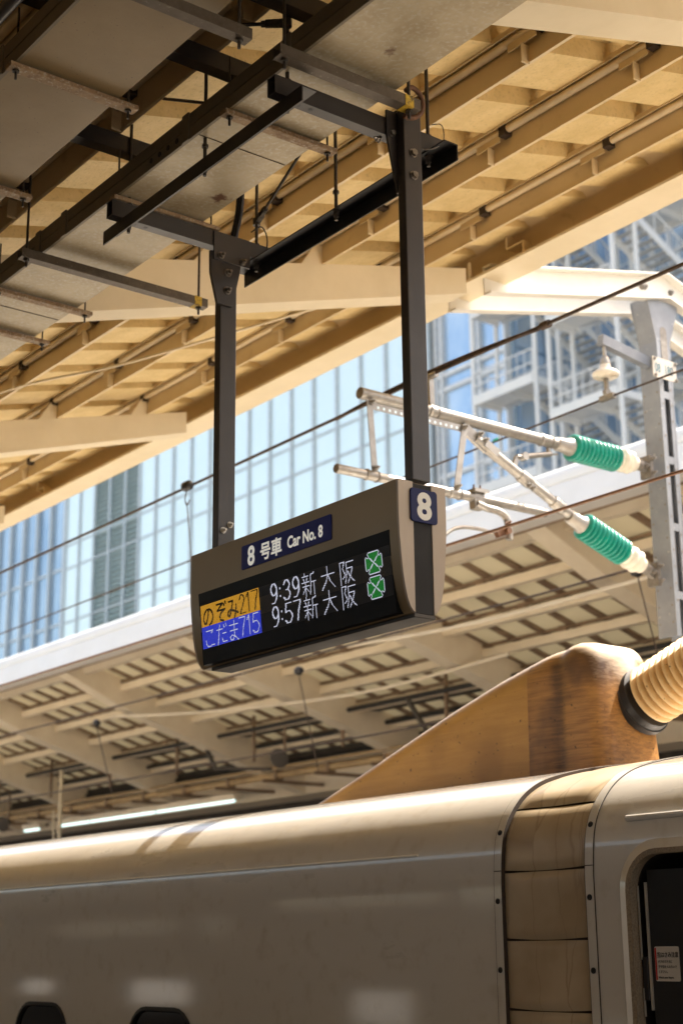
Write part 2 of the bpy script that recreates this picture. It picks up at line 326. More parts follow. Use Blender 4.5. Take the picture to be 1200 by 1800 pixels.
    def build(s, name, mat, parent=None, smooth=None, bevel=0.0, base=None):
        base = parent_loc(parent) if parent is not None else (Vector(base) if base is not None else Vector((0, 0, 0)))
        me = s.mesh(name, base); me.materials.append(mat)
        return place(name, me, parent, base, smooth, bevel)

def parent_loc(o):
    l = Vector((0, 0, 0))
    while o is not None:
        l += o.location; o = o.parent
    return l
def place(name, me, parent, base, smooth=None, bevel=0.0):
    o = bpy.data.objects.new(name, me); COL.objects.link(o)
    if parent is not None: o.parent = parent
    else: o.location = base
    if smooth is not None:
        me.shade_smooth(); me.set_sharp_from_angle(angle=R(smooth))
    if bevel:
        b = o.modifiers.new('bevel', 'BEVEL'); b.width = bevel; b.segments = 2; b.limit_method = 'ANGLE'; b.angle_limit = R(40)
    return o
def tag(o, label, cat, group=None, kind=None):
    o['label'] = label; o['category'] = cat
    if group: o['group'] = group
    if kind: o['kind'] = kind
    return o
def thing(name, loc, label, cat, group=None):
    o = bpy.data.objects.new(name, None); COL.objects.link(o); o.location = loc; o.empty_display_size = 0.1
    return tag(o, label, cat, group)
def setting(name, mb, mat):
    o = mb.build(name, mat); o['kind'] = 'structure'; return o
def dup(o, delta, label=None):
    """a copy of a thing with copies of its parts and sub-parts"""
    def rec(src, par):
        c = src.copy(); COL.objects.link(c)
        if par is not None: c.parent = par
        for ch in src.children: rec(ch, c)
        return c
    r = rec(o, None); r.location = o.location + Vector(delta)
    if label: r['label'] = label
    return r
def rrect(x0, x1, y0, y1, r, n=6):
    pts = []
    for cx, cy, a in ((x1 - r, y1 - r, 0), (x0 + r, y1 - r, 90), (x0 + r, y0 + r, 180), (x1 - r, y0 + r, 270)):
        for k in range(n + 1):
            t = R(a + 90 * k / n); pts.append((cx + r * math.cos(t), cy + r * math.sin(t)))
    return pts
def text_mesh(body, size, origin, ux, uy, bold=0.0, depth=0.0006, align='LEFT', sx=1.0):
    """letters as a thin solid lying in the plane (ux, uy) at origin; returns an MB"""
    c = bpy.data.curves.new('letters', 'FONT'); c.body = body; c.size = size; c.offset = bold; c.align_x = align; c.resolution_u = 4
    c.extrude = depth / 2; c.fill_mode = 'BOTH'
    o = bpy.data.objects.new('letters', c); COL.objects.link(o)
    dg = bpy.context.evaluated_depsgraph_get(); me = bpy.data.meshes.new_from_object(o.evaluated_get(dg))
    ux = Vector(ux); uy = Vector(uy); un = ux.cross(uy); mb = MB()
    mb.add([Vector(origin) + ux * v.co.x * sx + uy * v.co.y + un * (v.co.z + depth / 2) for v in me.vertices], [tuple(p.vertices) for p in me.polygons])
    bpy.data.objects.remove(o); bpy.data.curves.remove(c); bpy.data.meshes.remove(me)
    return mb
def smooth_line(pts, k=6):
    P = [Vector(p) for p in pts]; out = []
    for i in range(len(P) - 1):
        a = P[max(i - 1, 0)]; b = P[i]; c = P[i + 1]; d = P[min(i + 2, len(P) - 1)]
        for j in range(k):
            t = j / k
            out.append(0.5 * ((2 * b) + (c - a) * t + (2 * a - 5 * b + 4 * c - d) * t * t + (3 * b - a - 3 * c + d) * t ** 3))
    return out + [P[-1]]
def sag(p, q, s, n=14):
    p = Vector(p); q = Vector(q)
    return [p.lerp(q, t / n) - Vector((0, 0, s * 4 * (t / n) * (1 - t / n))) for t in range(n + 1)]

# ------------------------------------------------------------------ ground, platforms, tracks
setting('ground', MB().box(-700, 500, -400, 600, -1.9, -1.6), M['ground'])
setting('track_bed', MB().box(-120, 60, 3.92, 11.58, -1.598, -1.42), M['ballast'])
setting('platform', MB().box(-120, 60, -8.2, 3.9, -1.59, 0.0), M['platform'])
setting('far_platform', MB().box(-120, 60, 11.6, 22.0, -1.59, 0.0), M['far_paving'])

# ------------------------------------------------------------------ near canopy
def zt(y): return 4.057 + 0.25 * y            # top of rafters = underside of purlins
def zb(y): return 3.568 + 0.31 * y            # underside of rafters
can = thing('platform_canopy', (-6.0, 3.5, 0), 'cream canopy overhead with corrugated roof sheets and rafters, above the hanging sign', 'canopy')
XL, XR = -34.0, 4.0
mb = MB(); prof = []
x = XR; p = 0.465; off = -3.925 - p * math.floor((-3.925 - XL) / p)
g = []
xx = off
while xx < XR:
    g += [(xx - 0.080, 0.0), (xx - 0.068, 0.088), (xx + 0.068, 0.088), (xx + 0.080, 0.0)]; xx += p
def sheet(mbs, y0, y1, f):
    n = len(g)
    vs = [(gx, y0, f(y0) + gz) for gx, gz in g] + [(gx, y1, f(y1) + gz) for gx, gz in g]
    vs += [(v[0], v[1], v[2] + 0.012) for v in vs]
    fs = []
    for i in range(n - 1):
        fs += [(i, i + 1, n + i + 1, n + i), (2 * n + i, 3 * n + i, 3 * n + i + 1, 2 * n + i + 1)]
    mbs.add(vs, fs)
sheet(mb, 0.45, 6.07, lambda y: zt(y) + 0.154)
mb.build('roof_sheet', M['sheet'], can)
mb = MB(); sheet(mb, -7.0, 0.40, lambda y: zt(0.8 - y) + 0.154); mb.build('roof_sheet', M['sheet'], can)
def purlin(y, b, parent):
    # web, top flange reaching towards us with a lip, a conduit tucked under the flange, cleats every other rib
    m1 = MB().box(XL, XR, y, y + 0.005, b, b + 0.1535).box(XL, XR, y - 0.006, y + 0.009, b - 0.005, b - 0.0005)
    m1.box(XL, XR, y - 0.066, y - 0.0005, b + 0.149, b + 0.1535).box(XL, XR, y - 0.0665, y - 0.063, b + 0.128, b + 0.1485)
    cx = -3.859 - 0.926 * 32
    while cx < XR:
        m1.box(cx - 0.09, cx + 0.075, y - 0.034, y - 0.029, b + 0.075, b + 0.1485)
        m1.box(cx - 0.006, cx, y - 0.045, y - 0.0005, b - 0.012, b + 0.074)
        cx += 0.926
    o = m1.build('purlin', M['cream'], parent)
    m2 = MB().tube([(XL, y - 0.022, b + 0.126), (XR, y - 0.022, b + 0.126)], 0.020, 14)
    m2.build('conduit', M['tube_cream'], o, smooth=50)
    m3 = MB(); cx = -3.859 - 0.926 * 22
    while cx < XR:
        m3.mark().box(cx + 0.078, cx + 0.122, y - 0.046, y - 0.0005, b + 0.092, b + 0.1485); cx += 0.926
    if y > 2: m3.build_each('gap_shade', M['seam'], o)  # solid dark blocks painted in for the shaded gaps beside the cleats
for y in (5.365, 4.636, 3.957, 3.283, 2.61, 1.94, 1.27):
    purlin(y, zt(y) + 0.0005, can)
for x in (-0.0, -3.05, -6.17, -9.30, -12.4, -15.6, -18.7, -21.8, -25.0):
    mb = MB()
    # web and the sloping bottom flange of one tapered rafter
    ys = [0.45, 1.88, 3.02, 5.70]           # the cable trays pass below the thin inner end
    zz = [(4.12, zt(0.45)), (4.519, zt(1.88)), (4.532, zt(3.02)), (zb(5.70), zt(5.70))]
    top = [(ys[i], zz[i][1]) for i in range(4)]; bot = [(ys[i], zz[i][0]) for i in range(4)]
    mb.prism(bot + top[::-1], 'x', x - 0.014, x)
    for i in range(2, 3):
        a, b_ = bot[i], bot[i + 1]
        mb.prism([(a[0], a[1] - 0.0005), (b_[0], b_[1] - 0.0005), (b_[0], b_[1] - 0.016), (a[0], a[1] - 0.016)], 'x', x - 0.165, x + 0.002)
    for yy in (2.63, 3.30, 3.975, 4.655, 5.385):       # cleats standing beside the purlins
        mb.prism([(yy - 0.16, zt(yy - 0.16)), (yy - 0.008, zt(yy) - 0.004), (yy - 0.008, zt(yy) + 0.13), (yy - 0.05, zt(yy) + 0.13)], 'x', x - 0.012, x - 0.002)
    mb.build('rafter', M['cream_pale'], can)
mb = MB().box(XL, XR, 5.865, 6.075, 5.495, 5.512).box(XL, XR, 6.045, 6.062, 5.5125, 5.98).box(XL, XR, 5.90, 6.10, 5.9805, 6.0)
mb.prism([(5.865, 5.5125), (5.885, 5.5125), (5.875, 5.62), (5.865, 5.62)], 'x', -6.33, -6.315)
gd = mb.build('edge_girder', M['cream_pale'], can)
# inner face of the girder with its cover strip below the last purlin
MB().prism([(5.70, 5.70), (5.90, 5.72), (6.02, 5.66), (6.044, 5.56), (6.044, 5.76), (5.70, 5.76)], 'x', XL, XR).build('girder_cover', M['cream'], can, smooth=60)
mb = MB()
for x in (-5.95, -12.1, -18.3):
    mb.mark().box(x - 0.075, x + 0.07, 5.90, 5.97, 5.60, 5.612).box(x - 0.08, x - 0.068, 5.90, 6.0, 5.6125, 5.76).box(x + 0.058, x + 0.07, 5.90, 6.03, 5.514, 5.5995)
mb.build_each('girder_bracket', M['cream'], can)
MB().box(XL, XR, 0.30, 0.55, 3.9, 4.33).build('valley_gutter', M['cream'], can)
# loose white conduit hung below the roof
mb = MB().tube(smooth_line([(-12.0, 3.3, 5.02), (-10.2, 3.65, 5.04), (-8.65, 3.9, 5.052), (-7.70, 4.2, 5.00), (-7.08, 4.5, 5.046), (-6.563, 4.9, 5.165), (-6.2, 5.25, 5.27)]), 0.009, 8)
tag(mb.build('conduit', M['cream_pale'], smooth=60), 'thin pale conduit sagging below the canopy rafters at the left', 'conduit')

# added unseen wall behind the camera: dims sky light, slots give the train reflections
en = thing('light_blocking_wall', (-6, -2.6, 0), 'added unseen grey brown wall blocking light from behind, with slots for reflections', 'partition')
opens = sorted([(-20.6, -17.4, 1.80, 1.99), (-18.6, -17.0, 0.92, 1.22), (-21.8, -20.7, 1.0, 1.2), (-13.8, -12.7, 0.80, 1.15), (-16.9, -16.1, 1.78, 2.0),
                (-15.2, -12.2, 2.06, 2.22), (-12.0, -10.6, 2.0, 2.3), (-24.5, -22.5, 1.95, 2.1), (-10.2, -9.4, 0.3, 0.9)])
xs_ = sorted({-60.0, 30.0} | {o[0] for o in opens} | {o[1] for o in opens}); mb = MB()
for xa_, xb_ in zip(xs_, xs_[1:]):
    zz = 0.001
    for o in sorted([o for o in opens if o[0] <= xa_ and xb_ <= o[1]], key=lambda o: o[2]):
        mb.box(xa_, xb_, -2.72, -2.6, zz, o[2]); zz = o[3]
    mb.box(xa_, xb_, -2.72, -2.6, zz, 4.0)
mb.build('wall', M['wall_dark'], en)
MB().box(-60.1, 30.1, -2.8, -2.52, 4.001, 4.08).build('capping', M['dark'], en)

# ------------------------------------------------------------------ cable trays
def tray(name, y0, y1, ch0, mat, label, seams, straps, smat):
    t = thing(name, (-4.0, y0, 4.41), label, 'cable tray', 'cable trays under the canopy')
    MB().box(-12, 1.5, y0 + 0.001, y1, 4.411, 4.417).build('tray_panel', mat, t)
    c = MB().box(-12, 1.5, ch0 + 0.001, y0, 4.405, 4.455).box(-12, 1.5, ch0 + 0.006, y0, 4.4555, 4.4585).box(-12, 1.5, ch0, y0, 4.459, 4.508)
    c.box(-12, 1.5, y1 - 0.004, y1 + 0.003, 4.418, 4.50)
    sc = c.build('side_channel', M['channel'], t)
    h = MB(); j = MB()
    for x in (-2.1, -3.62, -4.25, -5.19, -5.42, -6.6):
        j.mark().box(x - 0.022, x + 0.022, ch0 - 0.006, ch0 - 0.0005, 4.402, 4.512)
    for x in (-4.31, -4.37, -4.43, -4.49, -2.75, -2.82):
        h.mark().lathe([(0, 0.011), (0.002, 0.011)], (x, ch0 - 0.003, 4.432), (0, -1, 0), 10)
    j.build_each('joint_plate', M['channel'], sc); h.build_each('bolt_hole', M['black'], sc)
    s = MB()
    for x in seams: s.mark().box(x - 0.0015, x + 0.0015, y0 + 0.004, y1 - 0.005, 4.409, 4.4105)
    s.build_each('panel_seam', M['seam'], t)
    for x in straps:
        st = MB().box(x - 0.021, x + 0.021, y0 - 0.028, y1 + 0.07, 4.384, 4.402).build('strap', smat, t, bevel=0.002)
        b = MB()
        for yy in (y0 + 0.0, y1 + 0.04):
            b.mark().lathe([(0, 0.012), (0.007, 0.012)], (x, yy, 4.3835), (0, 0, -1), 6); b.tube([(x, yy, 4.376), (x, yy, 4.35)], 0.0045, 8)
            b.tube([(x, yy, 4.402), (x, yy, 4.62)], 0.004, 6)
        b.build_each('strap_bolt', M['rod'], st)
    return t
tray('cable_tray', 2.595, 2.98, 2.583, M['galv'], 'mottled galvanised cable tray directly above the hanging sign frame', (-4.19, -2.4, -6.0, -7.8),
     (-2.75, -3.985, -4.765, -5.825, -6.25, -7.4), M['strap'])
tray('cable_tray', 1.87, 2.25, 1.858, M['tray_paint'], 'smooth brown painted cable tray at the upper left of the galvanised one', (-2.6, -6.1),
     (-3.2, -4.155, -4.96, -6.0), M['strap'])

# strut hangers that carry the trays: a bar, two rods, yellow taped end
def hanger(x, y0, y1, label, tape=True):
    t = thing('strut_hanger', (x, y0, 4.35), label, 'strut hanger', 'strut hangers under the cable trays')
    b = MB().box(x - 0.022, x + 0.022, y0, y1, 4.344, 4.348).box(x - 0.022, x - 0.0185, y0, y1, 4.3485, 4.383).box(x + 0.0185, x + 0.022, y0, y1, 4.3485, 4.383)
    b.build('bar', M['strut'], t)
    for yy in (y0 + 0.03, y1 - 0.035):
        r = MB().tube([(x, yy, 4.31), (x, yy, 4.85)], 0.0055, 8).lathe([(0, 0.013), (0.008, 0.013)], (x, yy, 4.343), (0, 0, -1), 6)
        r.build('hanger_rod', M['rod'], t, smooth=40)
    if tape: MB().box(x - 0.0235, x + 0.0235, y1 - 0.068, y1 - 0.032, 4.3425, 4.3845).build('tape', M['yellow'], t)
hanger(-5.365, 2.475, 3.375, 'long hanger bar with yellow taped end, at the left below the galvanised tray')
hanger(-3.53, 2.475, 3.06, 'short strut hanger bar with yellow tape, above the right post of the sign')
hanger(-3.52, 1.75, 2.36, 'strut hanger bar with a bare end under the brown tray at the top', tape=False)
# spreader beams the threaded rods hang from
for i, (x, lab) in enumerate(((-4.08, 'dark spreader beam crossing between the two trays, lower one in view'), (-3.62, 'dark spreader beam crossing between the two trays, at the top edge of the photo'),
                              (-4.79, 'dark spreader beam above the trays, hidden behind the brown one for most of its length'))):
    mb = MB().box(x - 0.028, x + 0.028, 1.7, 2.93, 4.605, 4.61).box(x - 0.028, x - 0.023, 1.7, 2.93, 4.6105, 4.67).box(x + 0.023, x + 0.028, 1.7, 2.93, 4.6105, 4.67).box(x - 0.028, x + 0.028, 1.7, 2.93, 4.6705, 4.675)
    tag(mb.build('spreader_beam', M['dark'], base=(x, 2.5, 4.6)), lab, 'steel beam', 'spreader beams over the trays')
# screw clamp on the short hanger
cl = thing('beam_clamp', (-3.55, 3.05, 4.36), 'small black beam clamp hooked over the end of the short yellow taped hanger bar', 'clamp')
MB().tube(smooth_line([(-3.55, 3.03, 4.43), (-3.55, 3.055, 4.452), (-3.55, 3.09, 4.44), (-3.55, 3.105, 4.405), (-3.55, 3.095, 4.365), (-3.55, 3.06, 4.335), (-3.55, 3.02, 4.328)]), 0.009, 8).build('jaw', M['rust'], cl, smooth=60)
MB().tube([(-3.55, 3.045, 4.335), (-3.55, 3.045, 4.50)], 0.005, 8).build('screw', M['rod'], cl)
# clutter at the upper left corner: pipe and rusty brackets
pg = thing('pipe_run', (-4.2, 1.7, 4.4), 'dark pipe with rusty pipe brackets at the upper left corner', 'pipe')
MB().tube([(-12, 1.72, 4.43), (2, 1.72, 4.43)], 0.022, 14).build('pipe', M['dark'], pg, smooth=50)
mb = MB()
for x in (-3.3, -4.22, -5.2):
    mb.mark().box(x - 0.015, x + 0.015, 1.64, 1.83, 4.385, 4.400).tube([(x, 1.80, 4.36), (x, 1.80, 4.7)], 0.006, 8).tube([(x, 1.66, 4.36), (x, 1.66, 4.7)], 0.006, 8)
mb.build_each('pipe_bracket', M['rust'], pg)

# ------------------------------------------------------------------ the hanging departure sign
sg = thing('departure_sign', (-4.22, 3.1, 2.6), 'bronze departure sign with lit display, hanging from two dark posts', 'departure sign')
BZ0, BZ1 = 4.305, 4.372
def crossbar(x1):           # x1 = +X face
    x0 = x1 - 0.045; t = 0.004
    mb = MB().box(x0, x1, 2.555, 3.305, BZ0, BZ0 + t).box(x0, x1, 2.555, 3.305, BZ1 - t, BZ1)
    mb.box(x1 - t, x1, 2.555, 3.305, BZ0 + t + 0.0003, BZ1 - t - 0.0003).box(x0, x0 + t, 2.555, 3.305, BZ0 + t + 0.0003, BZ1 - t - 0.0003)
    o = mb.build('cross_bar', M['dark'], sg)
    h = MB()
    for yy in (2.665, 2.715, 3.235): h.mark().lathe([(0, 0.0085), (0.0012, 0.0085)], (x0 + 0.022, yy, BZ0 - 0.0003), (0, 0, -1), 14)
    h.build_each('bolt_hole', M['black'], o)
    return o
bl = crossbar(-4.735); br = crossbar(-3.652)
# front angle and rear angle
mb = MB().box(-4.885, -3.565, 2.604, 2.660, BZ0 - 0.0055, BZ0 - 0.0008).box(-4.885, -3.565, 2.600, 2.6045, BZ0 - 0.058, BZ0 - 0.0008)
mb.build('front_angle', M['dark'], sg)
mb = MB().box(-4.885, -3.555, 3.205, 3.262, BZ0 - 0.0055, BZ0 - 0.0008).box(-4.885, -3.555, 3.2625, 3.2665, BZ0 - 0.062, BZ0 - 0.0008)
mb.build('rear_angle', M['black'], sg)
for (x, y, top) in ((-4.757, 2.640, 4.95), (-3.674, 2.620, 4.95), (-4.20, 2.632, 4.95), (-4.757, 3.236, 4.95), (-3.674, 3.234, 4.95), (-4.20, 3.222, 4.95)):
    r = MB().tube([(x, y, BZ0 - 0.045), (x, y, top)], 0.0068, 10)
    zn = BZ0 - 0.006
    r.lathe([(0, 0.016), (0.003, 0.016)], (x, y, zn), (0, 0, -1), 14).lathe([(0.003, 0.0115), (0.014, 0.0115)], (x, y, zn), (0, 0, -1), 6).lathe([(0.014, 0.0105), (0.024, 0.0105)], (x, y, zn), (0, 0, -1), 6)
    r.lathe([(0, 0.0125), (0.012, 0.0125)], (x, y, BZ1 + 0.0005), (0, 0, 1), 6)
    r.build('hanger_rod', M['rod'], sg, smooth=35)
def post(x0, x1, ztop, zbot):
    return MB().box(x0, x1, 3.060, 3.138, zbot, ztop).build('post', M['dark'], sg, bevel=0.004)
pr = post(-3.640, -3.600, 4.40, 3.052)
pl = post(-4.792, -4.752, 4.345, 3.045)
# gusset plates and their bolts
gr = MB().prism([(3.019, 4.398), (3.072, 4.398), (3.072, 4.09), (3.061, 4.09), (3.019, 4.30)], 'x', -3.6505, -3.6415).build('gusset', M['dark'], sg)
gl = MB().prism([(3.012, 4.37), (3.185, 4.37), (3.185, 4.247), (3.012, 4.247)], 'x', -4.7345, -4.728).build('clamp_plate', M['dark'], sg, bevel=0.001)
g2 = MB().prism([(3.002, 4.285), (3.152, 4.285), (3.140, 4.21), (3.108, 4.065), (3.036, 4.065), (3.004, 4.19)], 'x', -4.7505, -4.7365).build('gusset', M['dark'], sg, bevel=0.001)
b = MB()
for yy, zz_ in ((3.045, 4.268), (3.148, 4.265)): b.hexbolt((-4.7275, yy, zz_), (1, 0, 0), 0.0115, 0.011, 0.014)
for yy, zz_ in ((3.084, 4.205), (3.082, 4.128)): b.hexbolt((-4.736, yy, zz_), (1, 0, 0), 0.0125, 0.011, 0.014)
b.build_each('bolt', M['bolt'], pl)
b = MB()
for yy, zz_ in ((3.098, 4.235), (3.099, 4.150)): b.hexbolt((-3.5995, yy, zz_), (1, 0, 0), 0.0125, 0.010)
b.hexbolt((-3.641, 3.04, 4.31), (1, 0, 0), 0.0105, 0.010)
b.hexbolt((-3.66, 3.00, 4.283), (0, -1, 0), 0.010, 0.010, 0.01)
b.build_each('bolt', M['bolt'], pr)
b = MB()
for yy, zz_ in ((3.084, 3.140), (3.115, 3.166)): b.hexbolt((-4.7515, yy, zz_), (1, 0, 0), 0.0095, 0.008, 0.01)
b.build_each('anchor_bolt', M['chrome'], pl)
# brace rods with swivel clamps
def brace(p, q, name='brace_rod'):
    p = Vector(p); q = Vector(q); d = (q - p).normalized()
    o = MB().tube([p + d * 0.05, q], 0.0065, 8).build(name, M['rod'], sg, smooth=50)
    c = MB().lathe([(0, 0.016), (0.03, 0.016)], p - Vector((0, 0, 0.015)), (0, 0, 1), 10)
    c.bar(p + d * 0.008, p + d * 0.05, 0.024, 0.02).bar(p + d * 0.03, p + d * 0.075, 0.016, 0.024).hexbolt(p + d * 0.03 + Vector((0.012, 0, 0)), (1, 0, 0), 0.008, 0.008, 0.008)
    c.lathe([(0, 0.013), (0.014, 0.013)], p + d * 0.075, d, 6)
    c.build('swivel_clamp', M['rod'], o)
brace((-4.757, 2.645, 4.86), (-4.25, 3.10, 4.70))
brace((-4.757, 3.236, 4.482), (-4.16, 3.14, 4.66))
brace((-3.674, 2.620, 4.60), (-3.9, 2.40, 4.62))
# cabinet
fp = [(3.0, 3.044), (3.0, 2.92), (3.0025, 2.86), (3.0075, 2.80), (3.0135, 2.74), (3.022, 2.69), (3.031, 2.655), (3.041, 2.632), (3.052, 2.618), (3.062, 2.612)]
prof = fp + [(3.138, 2.612)] + [(6.2 - a, z_) for a, z_ in fp[::-1][1:]]
cab = MB().prism(prof, 'x', -4.835, -3.612).build('cabinet', M['sign'], sg, smooth=28)
MB().box(-4.78, -3.604, 3.058, 3.146, 2.598, 2.6115).build('bottom_tray', M['tray_dark'], sg, bevel=0.002)
e = MB().mark().prism(fp + [(3.0605, 2.612), (3.0605, 3.044)], 'x', -3.6115, -3.6015)
e.mark().prism([(6.2 - a, z_) for a, z_ in fp] + [(3.1395, 2.612), (3.1395, 3.044)], 'x', -3.6115, -3.6015)
e.build_each('end_cover', M['sign_end'], sg)
e = MB().mark().prism(fp + [(3.0605, 2.612), (3.0605, 3.044)], 'x', -4.8455, -4.8355).mark().prism([(6.2 - a, z_) for a, z_ in fp] + [(3.0615, 2.612), (3.0615, 3.044)], 'x', -4.8455, -4.8355)
e.build_each('end_cover', M['sign_end'], sg)
MB().box(-3.6112, -3.6045, 3.0625, 3.1375, 2.613, 3.040).build('end_strip', M['strip'], sg)
pn = MB().prism(rrect(3.046, 3.158, 2.910, 3.022, 0.012), 'x', -3.6010, -3.5945).build('number_plate', M['navy_dark'], sg, bevel=0.0015)
text_mesh('8', 0.122, (-3.5943, 3.102, 2.9235), (0, 1, 0), (0, 0, 1), bold=0.0042, align='CENTER').build('numeral', M['ink_white'], pn)
np_ = MB().prism(rrect(-4.492, -3.953, 2.9185, 3.0065, 0.006), 'y', 2.9965, 2.9996).build('car_plate', M['navy'], sg)
FX, FZ = (1, 0, 0), (0, 0, 1)
text_mesh('8', 0.098, (-4.452, 2.9963, 2.9275), FX, FZ, bold=0.0026, sx=0.92).build('lettering', M['lit_white'], np_)
for body, size, x0, z0, bo, sx in (('号車', 0.068, -4.374, 2.9345, 0.0017, 1.0), ('Car No. 8', 0.058, -4.206, 2.9395, 0.0016, 0.86)):
    text_mesh(body, size, (x0, 2.9963, z0), FX, FZ, bold=bo, sx=sx).build('lettering', M['lit_white'], np_)
# display: its glass leans back a little; scr(x, z, out) is a point on it
def scr(x, z, out=0.0): return (x, 3.0025 + (2.885 - z) * 0.10 - 0.0035 - out, z)
def scr_quad(mb, x0, x1, z0, z1, out):
    mb.add([scr(x0, z0, out), scr(x1, z0, out), scr(x1, z1, out), scr(x0, z1, out)], [(0, 1, 2, 3)])
mb = MB(); a = [(-4.786, 2.6165), (-3.652, 2.6165), (-3.652, 2.8845), (-4.786, 2.8845)]
mb.add([scr(*p_) for p_ in a] + [(x_, scr(x_, z_)[1] + 0.030, z_) for x_, z_ in a], [(0, 1, 2, 3), (4, 7, 6, 5), (0, 4, 5, 1), (1, 5, 6, 2), (2, 6, 7, 3), (3, 7, 4, 0)])
sc_ = mb.build('screen', M['screen'], sg)
PX, X0, Z0 = 0.003375, -4.777, 2.836           # one LED, left and top of the matrix: 332 x 48
off_rows = MB()
for r_ in range(48):
    z1 = Z0 - r_ * PX; scr_quad(off_rows, X0 + 114 * PX, X0 + 332 * PX, z1 - PX * 0.72, z1, 0.0004)
off_rows.build('unlit_dots', M['led_off'], sc_)
G = {
 '9': [[(11, 5), (9, 1), (6, 0), (3, 1), (1, 4), (1, 7), (3, 11), (6, 12), (9, 11), (11, 8)], [(11, 4), (11, 13), (9, 17), (6, 20), (2, 20)]],
 '3': [[(1, 4), (3, 1), (6, 0), (9, 1), (11, 4), (11, 6), (9, 9), (5, 10)], [(8, 10), (11, 13), (11, 16), (9, 19), (6, 20), (3, 20), (0, 17)]],
 '5': [[(11, 0), (2, 0), (1, 9), (4, 8), (8, 8), (11, 11), (12, 14), (10, 18), (7, 20), (3, 20), (0, 17)]],
 '7': [[(0, 0), (11, 0), (11, 2), (7, 11), (5, 20)]],
 '1': [[(1, 4), (5, 0), (5, 20)]],
 '2': [[(1, 5), (2, 2), (5, 0), (8, 1), (10, 4), (9, 8), (1, 20), (11, 20)]],
 ':': [[(0, 6), (1, 6)], [(0, 7), (1, 7)], [(0, 14), (1, 14)], [(0, 15), (1, 15)]],
 '新': [[(5, 0), (5, 3)], [(1, 3), (11, 3)], [(3, 5), (4, 8)], [(9, 5), (8, 8)], [(0, 9), (12, 9)], [(1, 13), (12, 13)], [(6, 9), (6, 23)], [(6, 14), (1, 20)],
       [(6, 14), (11, 19)], [(21, 1), (15, 3)], [(15, 3), (15, 12), (13, 22)], [(15, 10), (23, 10)], [(20, 10), (20, 23)]],
 '大': [[(1, 8), (22, 8)], [(11, 0), (11, 8), (9, 14), (1, 22)], [(12, 9), (15, 15), (22, 22)]],
 '阪': [[(1, 1), (1, 23)], [(1, 1), (8, 1), (5, 8), (8, 13), (7, 16), (4, 17)], [(11, 2), (22, 2)], [(11, 2), (11, 12), (8, 22)], [(12, 8), (20, 8), (18, 14), (12, 22)],
       [(13, 11), (16, 17), (22, 22)]],
 'の': [[(12, 4), (10, 12), (6, 19), (3, 19), (1, 14), (3, 8), (8, 4), (14, 4), (19, 8), (20, 14), (17, 19), (12, 21)]],
 'ぞ': [[(4, 2), (16, 2), (5, 9), (20, 9), (12, 12), (9, 16), (11, 20), (16, 21)], [(18, 3), (19, 5)], [(21, 1), (22, 3)]],
 'み': [[(4, 3), (12, 3), (8, 14), (4, 19), (1, 17), (3, 13), (8, 12), (21, 17)], [(18, 8), (17, 16), (13, 22)]],
 'こ': [[(4, 4), (17, 4), (14, 7)], [(3, 14), (3, 18), (7, 21), (19, 20)]],
 'だ': [[(2, 6), (13, 6)], [(8, 1), (3, 22)], [(13, 11), (20, 11)], [(12, 16), (13, 20), (21, 20)], [(16, 2), (17, 5)], [(20, 1), (21, 4)]],
 'ま': [[(3, 5), (19, 5)], [(4, 11), (18, 11)], [(12, 1), (12, 17), (9, 21), (5, 21), (3, 18), (6, 16), (12, 17), (19, 22)]],
}
def raster(strokes, dx, dy, thick=1, bold=False):
    s_ = set()
    for ln in strokes:
        for (xa, ya), (xb, yb) in zip(ln, ln[1:]):
            n = max(abs(xb - xa), abs(yb - ya), 1) * 2
            for k in range(n + 1):
                x_ = round(xa + (xb - xa) * k / n); y_ = round(ya + (yb - ya) * k / n)
                for t in range(thick):
                    s_.add((x_ + dx + t, y_ + dy))
                    if bold: s_.add((x_ + dx + t, y_ + dy + 1))
    return s_
def dots(name, cells, mat, wd=0.86, ht=0.80, out=0.0008):
    mb = MB()
    for c_, r_ in cells:
        x0 = X0 + c_ * PX; z1 = Z0 - r_ * PX; scr_quad(mb, x0, x0 + PX * wd, z1 - PX * ht, z1, out)
    mb.build(name, mat, sc_)
def line(chars, row, thick):
    s_ = set()
    for ch, c_, *th in chars: s_ |= raster(G[ch], c_, row, th[0] if th else thick, ch in 'のぞみ')
    return s_
noz = line([('の', 3), ('ぞ', 27), ('み', 51), ('2', 75, 2), ('1', 88, 2), ('7', 99, 2)], 1, 2)
kod = line([('こ', 4), ('だ', 27), ('ま', 51), ('7', 73), ('1', 87), ('5', 98)], 25, 1)
dots('amber_band', [(c_, r_) for c_ in range(114) for r_ in range(24) if (c_, r_) not in noz], M['led_amber'], 1.0, 0.72)
dots('blue_band', [(c_, r_) for c_ in range(114) for r_ in range(24, 48) if (c_, r_) not in kod], M['led_blue'], 1.0, 0.72)
tx = kod | line([('9', 134, 2), (':', 151), ('3', 157, 2), ('9', 173, 2), ('新', 190), ('大', 222), ('阪', 253)], 1, 1)
tx |= line([('9', 134, 2), (':', 151), ('5', 157, 2), ('7', 173, 2), ('新', 190), ('大', 222), ('阪', 253)], 25, 1)
mk_w, mk_g = set(), set()
